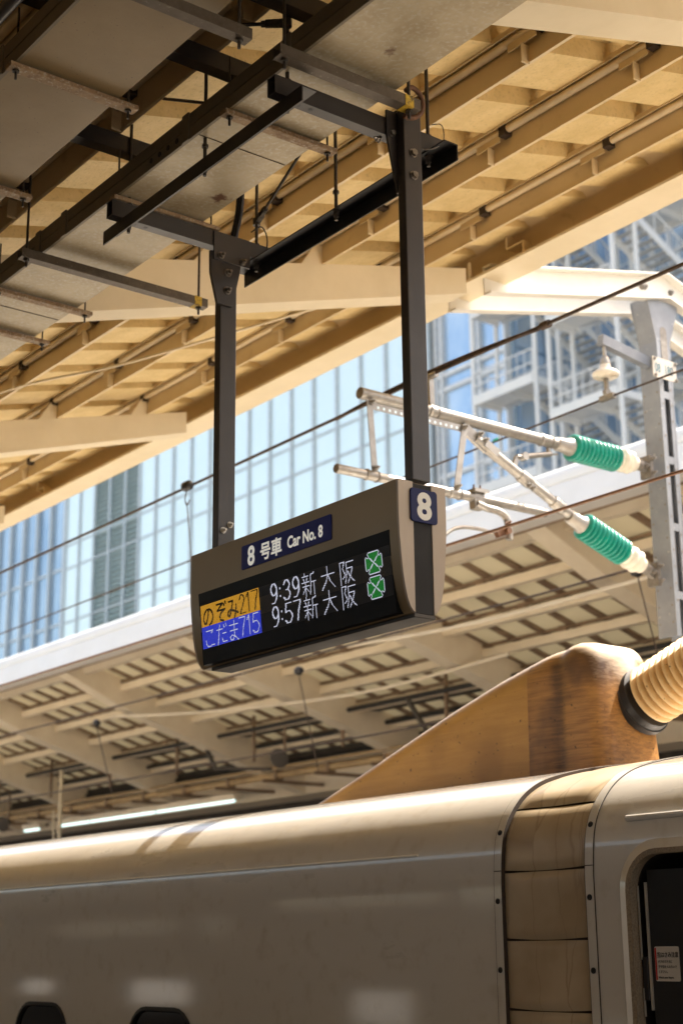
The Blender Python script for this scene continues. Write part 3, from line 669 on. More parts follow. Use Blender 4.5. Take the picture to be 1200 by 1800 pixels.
for row in (1, 25):
    ox = 294
    def inside(x_, y_):
        # four lobes with notched corners and mid-sides
        return 0 <= x_ <= 25 and 0 <= y_ <= 21 and min(x_, 25 - x_) + min(y_, 21 - y_) >= 5 and not (min(x_, 25 - x_) <= 4 and min(y_, 21 - y_) <= 4 and abs(min(x_, 25 - x_) - min(y_, 21 - y_)) <= 1)
    for x_ in range(26):
        for y_ in range(22):
            if not inside(x_, y_): continue
            edge = not all(inside(x_ + a_, y_ + b_) for a_, b_ in ((1, 0), (-1, 0), (0, 1), (0, -1)))
            diag = abs(x_ * 21 / 25 - y_) < 0.75 or abs((25 - x_) * 21 / 25 - y_) < 0.75
            (mk_w if edge or diag else mk_g).add((x_ + ox, y_ + row))
dots('text_dots', tx | mk_w, M['led_white'], 0.92, 0.86, 0.0010)
dots('seat_mark', mk_g, M['led_green'])
# cables from the tray into the left post
cb = thing('power_cable', (-4.8, 3.2, 4.4), 'pair of black cables looping from the tray to the left sign post', 'cable')
for k in (0, 0.026):
    MB().tube(smooth_line([(-4.88 + k, 3.20, 4.372), (-4.885 + k, 3.20, 4.44), (-4.83 + k, 3.19, 4.55), (-4.77 + k, 3.15, 4.66), (-4.72 + k, 3.05, 4.74)]), 0.010, 8).build('cable', M['cable'], cb, smooth=60)
MB().tube(smooth_line([(-4.76, 3.21, 4.43), (-4.727, 3.24, 4.45), (-4.722, 3.265, 4.40), (-4.726, 3.255, 4.33), (-4.727, 3.20, 4.29)]), 0.003, 6).build('cable_tie', M['cable'], cb)
wt = MB().tube(smooth_line([(-3.63, 3.215, 4.40), (-3.60, 3.235, 4.39), (-3.592, 3.235, 4.33), (-3.60, 3.21, 4.295), (-3.63, 3.18, 4.29)]), 0.002, 6)
tag(wt.build('tie_wire', M['bolt']), 'thin wire loop tied round the bar behind the right post of the sign', 'wire')

# ------------------------------------------------------------------ train
def cat(pts, k=4):
    return [(v.x, v.y) for v in smooth_line([(a, b_, 0) for a, b_ in pts], k)]
side = [(4.05, -0.95), (4.0, -0.3)] + cat([(4.0, 0.2), (4.0, 1.0), (4.0, 1.72), (4.002, 1.86), (4.015, 1.975), (4.045, 2.05), (4.094, 2.115), (4.158, 2.168), (4.25, 2.213), (4.4, 2.252), (4.6, 2.286), (4.9, 2.318), (5.3, 2.342), (5.68, 2.350)], 4)
section = side + [(11.36 - y, z) for y, z in side[::-1][1:]]
def cut(body, cutter_mb, mat):
    c = cutter_mb.build('cutter', mat); bm_ = body.modifiers.new('cut', 'BOOLEAN'); bm_.object = c; bm_.solver = 'EXACT'; bm_.material_mode = 'TRANSFER'
    dg = bpy.context.evaluated_depsgraph_get(); me = bpy.data.meshes.new_from_object(body.evaluated_get(dg))
    body.modifiers.clear(); old = body.data; body.data = me; me.name = 'body'
    bpy.data.objects.remove(c); bpy.data.meshes.remove(old)
def car(name, x0, x1, label):
    t = thing(name, ((x0 + x1) / 2, 5.68, -1.42), label, 'train car', 'train cars')
    mb = MB(); n = len(section); xs = [x0 + (x1 - x0) * k / 8 for k in range(9)]
    vs = [(xx, y, z) for xx in xs for y, z in section]; fs = []
    for i in range(8):
        for k in range(n):
            k2 = (k + 1) % n; fs.append((i * n + k, i * n + k2, (i + 1) * n + k2, (i + 1) * n + k))
    fs += [tuple(range(n)), tuple(8 * n + k for k in range(n))[::-1]]
    mb.add(vs, fs)
    return t, mb.build('body', M['train'], t)
carL, bodyL = car('train_car', -29.0, -4.262, 'white train car at the left with rounded windows and an amber roof fairing')
wins = [-6.67 - 1.245 * k for k in range(0, 12)]
cm = MB()
for cx in wins: cm.prism(rrect(cx - 0.305, cx + 0.305, 0.76, 1.327, 0.17), 'y', 3.9, 4.022)
cut(bodyL, cm, M['rubber'])
bodyL.data.shade_smooth(); bodyL.data.set_sharp_from_angle(angle=R(32))
for cx in wins:
    wdw = MB().prism(rrect(cx - 0.290, cx + 0.290, 0.775, 1.312, 0.155), 'y', 4.010, 4.021).build('window', M['glass_dark'], carL, bevel=0.002)
    o_, i_ = rrect(cx - 0.313, cx + 0.313, 0.752, 1.335, 0.178), rrect(cx - 0.296, cx + 0.296, 0.769, 1.318, 0.161)
    fr = MB(); n_ = len(o_)
    fr.add([(a, 3.9975, c) for a, c in o_] + [(a, 3.9945, c) for a, c in i_] + [(a, 4.012, c) for a, c in i_], [(k, (k + 1) % n_, n_ + (k + 1) % n_, n_ + k) for k in range(n_)] + [(n_ + k, n_ + (k + 1) % n_, 2 * n_ + (k + 1) % n_, 2 * n_ + k) for k in range(n_)])
    fr.build('frame', M['rubber'], wdw)
def on_side(z):
    for (ya, za), (yb, zb_) in zip(side, side[1:]):
        if za <= z <= zb_ and zb_ > za: return ya + (yb - ya) * (z - za) / (zb_ - za)
    return 4.0
MB().tube([(-29, on_side(1.947) - 0.0005, 1.947), (-4.74, on_side(1.947) - 0.0005, 1.947)], 0.0055, 8).build('glint_rib', M['white'], carL, smooth=60)  # bright glint along the car side, put into white paint on a thin rib
carR, bodyR = car('train_car', -3.824, 14.0, 'white train car at the right with an open doorway')
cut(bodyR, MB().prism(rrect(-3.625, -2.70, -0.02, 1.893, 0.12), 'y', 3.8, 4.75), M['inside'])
bodyR.data.shade_smooth(); bodyR.data.set_sharp_from_angle(angle=R(32))
# raised rim round the doorway
o_, i_ = rrect(-3.675, -2.65, -0.07, 1.940, 0.165, 8), rrect(-3.622, -2.703, -0.017, 1.890, 0.118, 8); mid = rrect(-3.640, -2.685, -0.035, 1.908, 0.135, 8)
n_ = len(o_); rim = MB()
def yrim(z): return on_side(min(z, 1.95))
ring = [[(a, yrim(c) - 0.0005, c) for a, c in o_], [(a, yrim(c) - 0.012, c) for a, c in mid], [(a, yrim(c) - 0.010, c) for a, c in i_], [(a, 4.03, c) for a, c in i_]]
rim.add([p_ for r_ in ring[:2] for p_ in r_], [(k, (k + 1) % n_, n_ + (k + 1) % n_, n_ + k) for k in range(n_)])
dr = rim.build('door_rim', M['train'], carR, smooth=60)
rim = MB(); rim.add([p_ for r_ in ring[1:] for p_ in r_], [(j * n_ + k, j * n_ + (k + 1) % n_, (j + 1) * n_ + (k + 1) % n_, (j + 1) * n_ + k) for j in range(2) for k in range(n_)])
rim.build('door_seal', M['rim_dirt'], carR, smooth=60)
MB().tube([(-3.645, on_side(2.016) - 0.004, 2.016), (-1.2, on_side(2.016) - 0.004, 2.016)], 0.011, 10).build('rain_gutter', M['train'], carR, smooth=60)
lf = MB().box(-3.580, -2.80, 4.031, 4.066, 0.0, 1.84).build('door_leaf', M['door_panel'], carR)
MB().box(-3.588, -3.5805, 4.024, 4.067, 1.39, 1.80).build('edge_strip', M['chrome'], lf)
MB().mark().box(-3.617, -3.613, 4.020, 4.026, 1.55, 1.79).mark().box(-3.616, -3.612, 4.020, 4.026, 1.37, 1.46).build_each('slide_rail', M['chrome'], carR)
MB().box(-3.612, -3.592, 4.020, 4.050, 1.42, 1.56).build('latch', M['black'], carR, bevel=0.003)
st = MB().prism(rrect(-3.563, -3.460, 1.482, 1.592, 0.006), 'y', 4.0275, 4.0300).build('warning_sticker', M['label'], lf)
MB().box(-3.5615, -3.5555, 4.0266, 4.0273, 1.486, 1.588).build('red_stripe', M['red'], st)
for body, size, x_, z_, bo in (('指はさみ注意', 0.0185, -3.552, 1.559, 0.0003), ('ドアのすきまに', 0.0108, -3.550, 1.540, 0), ('手や指を入れないで', 0.0108, -3.550, 1.524, 0), ('ください。', 0.0108, -3.550, 1.508, 0), ('Watch your fingers.', 0.0098, -3.550, 1.491, 0)):
    text_mesh(body, size, (x_, 4.0270, z_), FX, FZ, bold=bo, sx=0.82).build('sticker_text', M['ink'], st)
# gangway cover: two bolted trim strips and bulging skin panels between the cars
hd = thing('gangway_cover', (-4.04, 4.0, -1.0), 'dirty tan gangway cover panels with bolted strips between the two train cars', 'gangway cover', None)
fine = [Vector((0, y, z)) for y, z in section if True]
def offset_section(d):
    out = []
    for i, v in enumerate(fine):
        a = fine[max(i - 1, 0)]; c = fine[min(i + 1, len(fine) - 1)]; t = (c - a).normalized()
        out.append(v + Vector((0, -t.z, t.y)) * d)       # outward
    return out
def strip(x0, x1, d):
    o1 = offset_section(d); o0 = offset_section(d - 0.03); n = len(o1); mb = MB()
    vs = [Vector((xx, p_.y, p_.z)) for xx in (x0, x1) for p_ in o1] + [Vector((xx, p_.y, p_.z)) for xx in (x0, x1) for p_ in o0]
    fs = []
    for k in range(n - 1): fs += [(k, k + 1, n + k + 1, n + k), (2 * n + k, k, k + 1, 2 * n + k + 1), (n + k, 3 * n + k, 3 * n + k + 1, n + k + 1)]
    mb.add(vs, fs); return mb
strip(-4.262, -3.824, -0.022).build('backing', M['seam'], hd, smooth=40)
# trim strips proper stand on the car ends
for nm, x0, x1, par in (('end_strip', -4.293, -4.256, carL), ('end_strip', -3.830, -3.793, carR)):
    s_ = strip(x0, x1, 0.004).build(nm, M['train'], par, smooth=40)
    d = MB(); e0 = strip(x0 - 0.0035, x0 - 0.0003, 0.0025); e1 = strip(x1 + 0.0003, x1 + 0.0035, 0.0025); d.add(e0.v, e0.f); d.add(e1.v, e1.f)
    d.build('strip_seam', M['seam'], s_)
    d = MB().box(x0, x1, on_side(1.866) - 0.0052, on_side(1.866) - 0.002, 1.8645, 1.8675); d.build('strip_joint', M['seam'], s_)
    bb = MB()
    for z_ in (2.075 - 0.07, 1.758, 1.515, 1.27, 1.02):
        y_ = on_side(z_); tz = 0.02; t = Vector((0, on_side(z_ + tz) - on_side(z_ - tz), 2 * tz)).normalized(); nrm = Vector((0, -t.z, t.y))
        pbolt = Vector(((x0 + x1) / 2, y_, z_)) + nrm * 0.0045
        bb.mark().lathe([(0, 0.0105), (0.003, 0.0105), (0.005, 0.007), (0.002, 0.006)], pbolt, nrm, 14)
    bb.build_each('strip_bolt', M['rubber'], s_, smooth=30)
arc = [0.0]
for a, c in zip(fine, fine[1:]): arc.append(arc[-1] + (c - a).length)
def at_arc(s):
    for i in range(len(arc) - 1):
        if arc[i] <= s <= arc[i + 1]:
            t = (s - arc[i]) / (arc[i + 1] - arc[i]); p_ = fine[i].lerp(fine[i + 1], t); tg = (fine[i + 1] - fine[i]).normalized()
            return p_, Vector((0, -tg.z, tg.y))
    return fine[-1], Vector((0, 1, 0))
def arc_of_z(z):
    i = next(k for k in range(len(fine)) if fine[k].z >= z); t = (z - fine[i - 1].z) / (fine[i].z - fine[i - 1].z); return arc[i - 1] + t * (arc[i] - arc[i - 1])
bounds = [arc_of_z(z) for z in (-0.3, 0.40, 0.645, 0.89, 1.135, 1.379, 1.621, 1.863)] + [arc_of_z(2.098)]
last = bounds[-1]
while last < arc[-1] - 0.35: last += 0.42; bounds.append(min(last, arc[-1] - 0.02))
xa, xb = -4.2505, -3.8345
for j, (s0, s1) in enumerate(zip(bounds, bounds[1:])):
    NU, NV = 12, 16; mb = MB(); vs = []
    s0 += 0.005; s1 -= 0.005
    for iu in range(NU + 1):
        u = iu / NU
        for iv in range(NV + 1):
            v = iv / NV; p_, nr = at_arc(s0 + (s1 - s0) * v)
            bu = 1 - (2 * u - 1) ** 4; bv = 1 - abs(2 * v - 1) ** 6
            lip = 0.007 * math.exp(-((v - 0.10) / 0.10) ** 2) * bu
            dsag = 0.012 * (1 - v) * math.sin(math.pi * u) * (1 if j < 8 else 0.3)
            d = -0.012 + 0.010 * bu * bv + lip * 0.8 + 0.0015 * math.sin(7 * u + j) * bu
            q = p_ + nr * d
            vs.append(Vector((xa + (xb - xa) * u, q.y, q.z - (dsag * 0.6))))
    fs = [(iu * (NV + 1) + iv, (iu + 1) * (NV + 1) + iv, (iu + 1) * (NV + 1) + iv + 1, iu * (NV + 1) + iv + 1) for iu in range(NU) for iv in range(NV)]
    mb.add(vs, fs); mb.build('skin_panel', M['hood'], hd, smooth=60)

# roof fairing, cable insulators
def roof_z(y):
    y = min(y, 11.36 - y)
    for (ya, za), (yb, zb_) in zip(side, side[1:]):
        if ya <= y <= yb and yb > ya and za > 1.9: return za + (zb_ - za) * (y - ya) / (yb - ya)
    return 2.35
def fairing(t, mir, c0):
    """sloping amber fairing; mir=1 opens towards +X, mir=-1 is its mirror about X=c0"""
    def mx(p_): return (c0 + mir * (p_[0] - c0), p_[1], p_[2])
    st_ = [(-7.25, 2.345, 0.15, 0.03), (-7.10, 2.388, 0.18, 0.04), (-6.6, 2.545, 0.205, 0.07), (-6.2, 2.676, 0.215, 0.085), (-5.89, 2.776, 0.22, 0.095), (-5.55, 2.874, 0.223, 0.10), (-5.30, 2.935, 0.225, 0.105)]
    st2 = [(-5.30, 2.935, 0.225, 0.105), (-5.22, 2.952, 0.226, 0.105), (-5.15, 2.964, 0.224, 0.105), (-5.12, 2.970, 0.210, 0.105), (-5.09, 2.974, 0.208, 0.105), (-5.055, 2.980, 0.220, 0.105), (-5.00, 2.985, 0.222, 0.10), (-4.95, 2.980, 0.215, 0.11), (-4.915, 2.968, 0.195, 0.11), (-4.895, 2.950, 0.165, 0.10), (-4.885, 2.93, 0.12, 0.08)]
    CY = 5.425
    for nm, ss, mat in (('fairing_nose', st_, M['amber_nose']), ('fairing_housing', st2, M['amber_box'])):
        mb = MB(); rows = []
        for (x_, z_, hw, r_) in ss:
            row = [(x_, CY - hw - 0.012, 2.25)]
            hh = z_ - 2.25
            row.append((x_, CY - hw - 0.006, 2.25 + hh * 0.33)); row.append((x_, CY - hw, z_ - r_ * 1.2 if hh > r_ * 1.2 else 2.26))
            for k in range(1, 8):
                a = R(90 * k / 8); row.append((x_, CY - hw + r_ - r_ * math.cos(a), z_ - r_ + r_ * math.sin(a)))
            row += [(x_, CY - hw + r_, z_), (x_, CY + hw - r_, z_)]
            for k in range(7, 0, -1):
                a = R(90 * k / 8); row.append((x_, CY + hw - r_ + r_ * math.cos(a), z_ - r_ + r_ * math.sin(a)))
            row += [(x_, CY + hw, z_ - r_ * 1.2 if hh > r_ * 1.2 else 2.26), (x_, CY + hw + 0.006, 2.25 + hh * 0.33), (x_, CY + hw + 0.012, 2.25)]
            # the end leans: lower points reach further out
            row = [(px + (0.10 * (2.95 - pz) * max(0, (x_ + 5.1) / 0.215) if nm == 'fairing_housing' else 0), py, pz) for px, py, pz in row]
            rows.append([mx(p_) for p_ in row])
        n = len(rows[0]); fs = []
        for i in range(len(rows) - 1):
            for k in range(n - 1): fs.append((i * n + k, i * n + k + 1, (i + 1) * n + k + 1, (i + 1) * n + k))
        fs += [tuple(range(n))] if nm == 'fairing_nose' else [tuple((len(rows) - 1) * n + k for k in range(n))[::-1]]
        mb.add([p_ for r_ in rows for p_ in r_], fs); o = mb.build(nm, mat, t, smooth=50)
        at = o.data.attributes.new('dirt', 'FLOAT', 'POINT'); so_ = o.data.attributes.new('recess_shade', 'FLOAT', 'POINT')
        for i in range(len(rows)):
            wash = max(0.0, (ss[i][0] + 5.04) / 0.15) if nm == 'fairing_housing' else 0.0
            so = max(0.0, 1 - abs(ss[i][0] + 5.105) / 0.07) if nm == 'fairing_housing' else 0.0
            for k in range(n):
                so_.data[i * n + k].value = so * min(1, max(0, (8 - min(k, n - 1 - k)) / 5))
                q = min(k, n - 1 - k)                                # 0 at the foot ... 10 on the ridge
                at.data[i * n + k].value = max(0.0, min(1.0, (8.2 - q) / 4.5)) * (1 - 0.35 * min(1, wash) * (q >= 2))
    ax = Vector((mir * math.cos(R(19)), 0, math.sin(R(19)))); c = Vector(mx((-4.865, 5.52, 2.705)))
    fl = MB().lathe([(-0.02, 0.165), (0.012, 0.165), (0.014, 0.158), (0.045, 0.150), (0.05, 0.12)], c, ax, 32)
    for k in range(8):
        a = R(45 * k + 20); o1 = ax.orthogonal().normalized(); o2 = ax.cross(o1)
        fl.hexbolt(c + ax * 0.013 + (o1 * math.cos(a) + o2 * math.sin(a)) * 0.148, ax, 0.009, 0.01, 0.008)
    fl.build('cable_flange', M['black'], t, smooth=35)
    pf = [(0.05, 0.10)]; k = 0; s_ = 0.055
    while s_ < 0.78:
        pf += [(s_, 0.106), (s_ + 0.018, 0.139), (s_ + 0.025, 0.147), (s_ + 0.030, 0.145), (s_ + 0.034, 0.125), (s_ + 0.037, 0.106)]; s_ += 0.041
    pf += [(0.80, 0.08)]
    MB().lathe(pf, c, ax, 40).build('ribbed_insulator', M['rib_cream'], t, smooth=60)
    MB().lathe([(0.80, 0.07), (0.88, 0.065), (0.90, 0.05)], c, ax, 20).build('cable_head', M['zinc_dark'], t, smooth=40)
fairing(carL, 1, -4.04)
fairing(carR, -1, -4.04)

# ------------------------------------------------------------------ portal beam, pole, cantilever
pb = thing('portal_beam', (-6.3, 7.5, 5.5), 'white double channel beam joining the two canopy edges high over the tracks', 'beam')
def zbeam(y): return (5.66 + 0.235 * (y - 6.29)) if y <= 7.55 else (5.956 - 0.30 * (y - 7.55))
for x0, x1 in ((-6.24, -6.17), (-6.56, -6.49)):
    mb = MB(); ys = [5.9, 7.55, 10.15]
    for a, c in zip(ys, ys[1:]):
        for (z_, h) in ((0, 0.012), (-0.175, 0.012)):
            mb.prism([(a, zbeam(a) + z_), (c, zbeam(c) + z_), (c, zbeam(c) + z_ - h), (a, zbeam(a) + z_ - h)], 'x', x0, x1)
        xw = x0 if x0 > -6.3 else x0
        mb.prism([(a, zbeam(a) - 0.0125), (c, zbeam(c) - 0.0125), (c, zbeam(c) - 0.1745), (a, zbeam(a) - 0.1745)], 'x', x0 + 0.002, x0 + 0.014)
    mb.build('channel', M['beam_white'], pb)
mb = MB()
for yy in (7.33, 7.36, 7.62): mb.hexbolt((-6.2255, yy, zbeam(yy) - 0.09), (1, 0, 0), 0.016, 0.014, 0.01)
mb.build_each('beam_bolt', M['zinc_dark'], pb)
po = thing('catenary_pole', (-6.33, 7.5, 3.46), 'grey galvanised drop pole hanging from the white beam between the tracks', 'pole')
X_0, X_1 = -6.360, -6.208; Y0_, Y1_ = 7.42, 7.555
mb = MB().box(X_0, X_1, Y0_, Y0_ + 0.012, 3.46, 5.45).box(X_0, X_1, Y1_ - 0.012, Y1_, 3.46, 5.45)
mb.box(X_0 + 0.085, X_0 + 0.097, Y0_ + 0.0125, Y1_ - 0.0125, 3.46, 5.45)
mb.box(X_1 - 0.012, X_1 - 0.001, Y0_ + 0.0125, Y0_ + 0.042, 3.46, 5.45).box(X_1 - 0.012, X_1 - 0.001, Y1_ - 0.040, Y1_ - 0.0125, 3.46, 5.45)
for z_ in (3.70, 4.15, 4.60, 5.05): mb.box(X_1 - 0.010, X_1 - 0.002, Y0_ + 0.0425, Y1_ - 0.0405, z_, z_ + 0.05)
mb.build('shaft', M['zinc_pole'], po)
hp = MB().prism([(Y0_, 5.4505), (Y0_ - 0.06, 5.72), (Y0_ - 0.06, 5.748), (Y1_ + 0.10, 5.748), (Y1_ + 0.10, 5.72), (Y1_, 5.4505)], 'x', X_1 - 0.012, X_1)
hp.prism([(Y0_, 5.4505), (Y0_ - 0.06, 5.72), (Y0_ - 0.06, 5.748), (Y1_ + 0.10, 5.748), (Y1_ + 0.10, 5.72), (Y1_, 5.4505)], 'x', X_0, X_0 + 0.012)
hp.add([(X_0 + 0.0125, Y0_ - 0.001, 5.4505), (X_1 - 0.0125, Y0_ - 0.001, 5.4505), (X_1 - 0.0125, Y0_ - 0.061, 5.748), (X_0 + 0.0125, Y0_ - 0.061, 5.748), (X_0 + 0.0125, Y0_ + 0.011, 5.4505), (X_1 - 0.0125, Y0_ + 0.011, 5.4505), (X_1 - 0.0125, Y0_ - 0.049, 5.748), (X_0 + 0.0125, Y0_ - 0.049, 5.748)],
       [(0, 1, 2, 3), (4, 7, 6, 5), (0, 3, 7, 4), (1, 5, 6, 2), (0, 4, 5, 1), (3, 2, 6, 7)])
hp.build('head_gusset', M['zinc_pole'], po)
MB().prism(rrect(Y0_ + 0.042, Y1_ - 0.028, 5.30, 5.56, 0.03), 'x', X_1 + 0.0002, X_1 + 0.0012).build('head_opening', M['zinc_dark'], po)
mb = MB()
for z_ in [3.55 + 0.11 * k for k in range(17)]:
    for x_ in (X_0 + 0.02, X_1 - 0.025):
        if random.random() < 0.7: mb.lathe([(0, 0.008), (0.001, 0.008)], (x_, Y0_ - 0.0003, z_), (0, -1, 0), 10)
    for y_ in (Y0_ + 0.027, Y1_ - 0.026):
        if random.random() < 0.6: mb.lathe([(0, 0.008), (0.001, 0.008)], (X_1 - 0.0006, y_, z_ + 0.03), (1, 0, 0), 10)
mb.build('bolt_hole', M['zinc_dark'], po)
MB().bar((-6.29, 7.415, 5.31), (-6.30, 6.98, 5.375), 0.05, 0.07).build('feeder_arm', M['zinc_pole'], po)
pp = MB().prism([(7.265, 5.135), (7.49, 5.135), (7.49, 5.275), (7.265, 5.275)], 'x', -6.125, -6.12).build('number_plate', M['label'], po)
MB().mark().box(-6.207, -6.126, 7.425, 7.437, 5.20, 5.21).mark().box(-6.207, -6.126, 7.470, 7.482, 5.20, 5.21).build_each('plate_bracket', M['zinc_dark'], pp)
text_mesh('08  180', 0.088, (-6.1197, 7.281, 5.172), (0, 1, 0), (0, 0, 1), bold=0.001, sx=0.66).build('plate_text', M['ink_teal'], pp)
b = MB()
for y_, z_ in ((7.285, 5.262), (7.485, 5.262), (7.285, 5.148), (7.485, 5.148)): b.hexbolt((-6.1195, y_, z_), (1, 0, 0), 0.009, 0.008)
b.build_each('plate_bolt', M['zinc_dark'], pp)

ca = thing('catenary_cantilever', (-6.3, 7.35, 4.2), 'galvanised tube cantilever with two green insulators reaching out from the grey pole', 'cantilever')
CX = -6.3
def C3(y, z, dx=0.0): return (CX + dx, y, z)
up_t = MB().tube([C3(4.985, 4.577), C3(6.60, 4.577)], 0.034, 20).build('upper_tube', M['zinc'], ca, smooth=50)
MB().lathe([(0, 0.0345), (0.004, 0.030)], C3(4.985, 4.577), (0, -1, 0), 20).build('tube_cap', M['zinc_dark'], up_t)
MB().tube([C3(4.815, 4.105), C3(6.40, 4.112)], 0.0265, 18).build('lower_tube', M['zinc'], ca, smooth=50)
MB().lathe([(0, 0.027), (0.004, 0.024)], C3(4.815, 4.105), (0, -1, 0), 18).build('tube_cap', M['zinc_dark'], ca)
MB().tube([C3(5.84, 4.475), C3(6.64, 4.12)], 0.031, 18).build('diagonal_tube', M['zinc'], ca, smooth=50)
pst = MB().box(CX + 0.012, CX + 0.018, 5.05, 5.80, 4.492, 4.532).build('perforated_bar', M['zinc'], ca)
h = MB()
for k in range(16): h.lathe([(0, 0.0085), (0.001, 0.0085)], (CX + 0.0182, 5.10 + k * 0.042, 4.508), (1, 0, 0), 10)
h.build('bar_hole', M['pane'], pst)
MB().bar(C3(5.035, 4.54, 0.022), C3(5.065, 4.125, 0.022), 0.006, 0.040, (0, 1, 0)).build('link_bar', M['zinc'], ca)
MB().bar(C3(5.745, 4.53, 0.024), C3(5.665, 4.125, 0.024), 0.006, 0.044, (0, 1, 0)).build('link_bar', M['zinc'], ca)
f = MB().mark()
for y_, z_, r_, w_ in ((5.06, 4.107, 0.031, 0.09), (5.67, 4.108, 0.031, 0.09), (6.43, 4.577, 0.039, 0.10), (5.52, 4.577, 0.039, 0.07)):
    f.mark().lathe([(-w_ / 2, r_), (-w_ / 2 + 0.012, r_ + 0.003), (-w_ / 2 + 0.014, r_ - 0.002), (w_ / 2 - 0.014, r_ - 0.002), (w_ / 2 - 0.012, r_ + 0.003), (w_ / 2, r_)], C3(y_, z_), (0, 1, 0), 18)
f.mark().lathe([(-0.05, 0.036), (-0.03, 0.039), (0.03, 0.039), (0.05, 0.036)], C3(6.24, 4.297), Vector((0, 0.80, -0.355)), 18)
f.mark().lathe([(-0.04, 0.036), (-0.03, 0.040), (0.05, 0.040), (0.06, 0.036)], C3(6.50, 4.182), Vector((0, 0.80, -0.355)), 18)
for y_, z_ in ((5.065, 4.145), (5.67, 4.145), (5.74, 4.52), (5.05, 4.53), (5.86, 4.50), (5.90, 4.47), (6.24, 4.25), (6.27, 4.24)):
    f.hexbolt(C3(y_, z_, 0.03), (1, 0, 0), 0.014, 0.014, 0.016)
f.mark().bar(C3(5.74, 4.53, 0.006), C3(5.93, 4.43, 0.006), 0.02, 0.07)
f.bar(C3(5.90, 4.455, 0.03), C3(6.00, 4.405, 0.03), 0.012, 0.05)
f.build_each('clamp', M['zinc'], ca, smooth=35)
f = MB().tube([C3(6.45, 4.535), C3(6.45, 4.50)], 0.014, 10).tube([C3(6.47, 4.50), C3(6.18, 4.425)], 0.017, 12).lathe([(-0.02, 0.026), (0.02, 0.026)], C3(6.24, 4.44), (1, 0, 0), 14)
f.bar(C3(6.18, 4.425), C3(6.14, 4.33), 0.02, 0.03).tube([C3(6.48, 4.50), C3(6.53, 4.51)], 0.006, 8)
f.build('stay_link', M['zinc'], ca, smooth=40)
def insul(p, q, wfrac, sheds, parent):
    p = Vector(p); q = Vector(q); d = (q - p).normalized(); L = (q - p).length
    MB().lathe([(-0.11, 0.036), (-0.10, 0.044), (-0.02, 0.047), (0.0, 0.058), (0.015, 0.058)], p, d, 24).build('end_fitting', M['zinc'], parent, smooth=40)
    Lg = L * wfrac; pf = [(0.012, 0.05)]
    for k in range(sheds):
        a = 0.015 + (Lg - 0.03) * k / sheds; st_ = (Lg - 0.03) / sheds
        pf += [(a, 0.060), (a + st_ * 0.25, 0.078), (a + st_ * 0.45, 0.086), (a + st_ * 0.62, 0.0865), (a + st_ * 0.75, 0.079), (a + st_ * 0.85, 0.066)]
    pf += [(Lg, 0.058)]
    MB().lathe(pf, p, d, 40).build('green_insulator', M['green'], parent, smooth=50)
    MB().lathe([(Lg, 0.055), (Lg + 0.02, 0.056), (Lg + 0.03, 0.074), (Lg + 0.05, 0.078), (Lg + 0.055, 0.06), (Lg + 0.075, 0.056), (Lg + 0.085, 0.072), (Lg + 0.105, 0.076), (Lg + 0.112, 0.058), (Lg + 0.16, 0.052), (Lg + 0.165, 0.04)], p, d, 32).build('porcelain_neck', M['porcelain'], parent, smooth=50)
    e_ = p + d * (Lg + 0.16)
    m_ = MB().lathe([(0, 0.038), (0.06, 0.036), (0.075, 0.025)], e_, d, 18).bar(e_ + d * 0.06, e_ + d * 0.15, 0.03, 0.07).hexbolt(e_ + d * 0.09 + Vector((0.016, 0, 0)), (1, 0, 0), 0.018, 0.016, 0.012)
    m_.bar(e_ + d * 0.12 + Vector((0, 0, 0.07)), e_ + d * 0.12 - Vector((0, 0, 0.08)), 0.09, 0.03, (0, 1, 0))
    m_.hexbolt(e_ + d * 0.12 + Vector((0.046, 0, 0.045)), (1, 0, 0), 0.014, 0.014, 0.02).hexbolt(e_ + d * 0.12 + Vector((0.046, 0, -0.05)), (1, 0, 0), 0.014, 0.014, 0.02)
    m_.build('pole_fitting', M['zinc_dark'], parent)
insul(C3(6.63, 4.577), C3(7.29, 4.577), 0.66, 11, ca)
insul(C3(6.70, 4.09), C3(7.28, 3.885), 0.66, 11, ca)
# steady arm and its drop bracket, messenger support
f = MB().bar(C3(5.84, 4.13), C3(5.84, 4.04), 0.05, 0.07, (0, 1, 0))
f.tube(smooth_line([C3(5.82, 4.07, 0.02), C3(5.90, 4.055, 0.02), C3(5.99, 4.05, 0.02), C3(6.05, 4.02, 0.02), C3(6.07, 3.95, 0.02), C3(6.07, 3.89, 0.02)]), 0.022, 12)
f.bar(C3(5.79, 4.145, 0.01), C3(5.90, 4.150, 0.01), 0.07, 0.02)
f.build('drop_bracket', M['zinc'], ca, smooth=40)
f = MB().hexbolt(C3(5.82, 4.155), (0, 0, 1), 0.010, 0.012, 0.02).hexbolt(C3(5.87, 4.158), (0, 0, 1), 0.010, 0.012, 0.02)
f.build_each('arm_bolt', M['rust'], ca); f = MB().lathe([(-0.04, 0.02), (0.04, 0.02)], C3(6.03, 3.93, 0.03), (1, 0, 0), 12).bar(C3(6.05, 3.94, 0.03), C3(5.96, 3.90, 0.03), 0.03, 0.035).hexbolt(C3(6.03, 3.97, 0.05), (1, 0, 0.4), 0.013, 0.012, 0.02)
f.build('arm_hinge', M['rust'], ca)
MB().tube(smooth_line([C3(6.0, 3.915), C3(5.86, 3.925), C3(5.72, 3.915), C3(5.62, 3.875), C3(5.53, 3.79), C3(5.505, 3.762)]), 0.0115, 10).build('steady_arm', M['zinc'], ca, smooth=50)
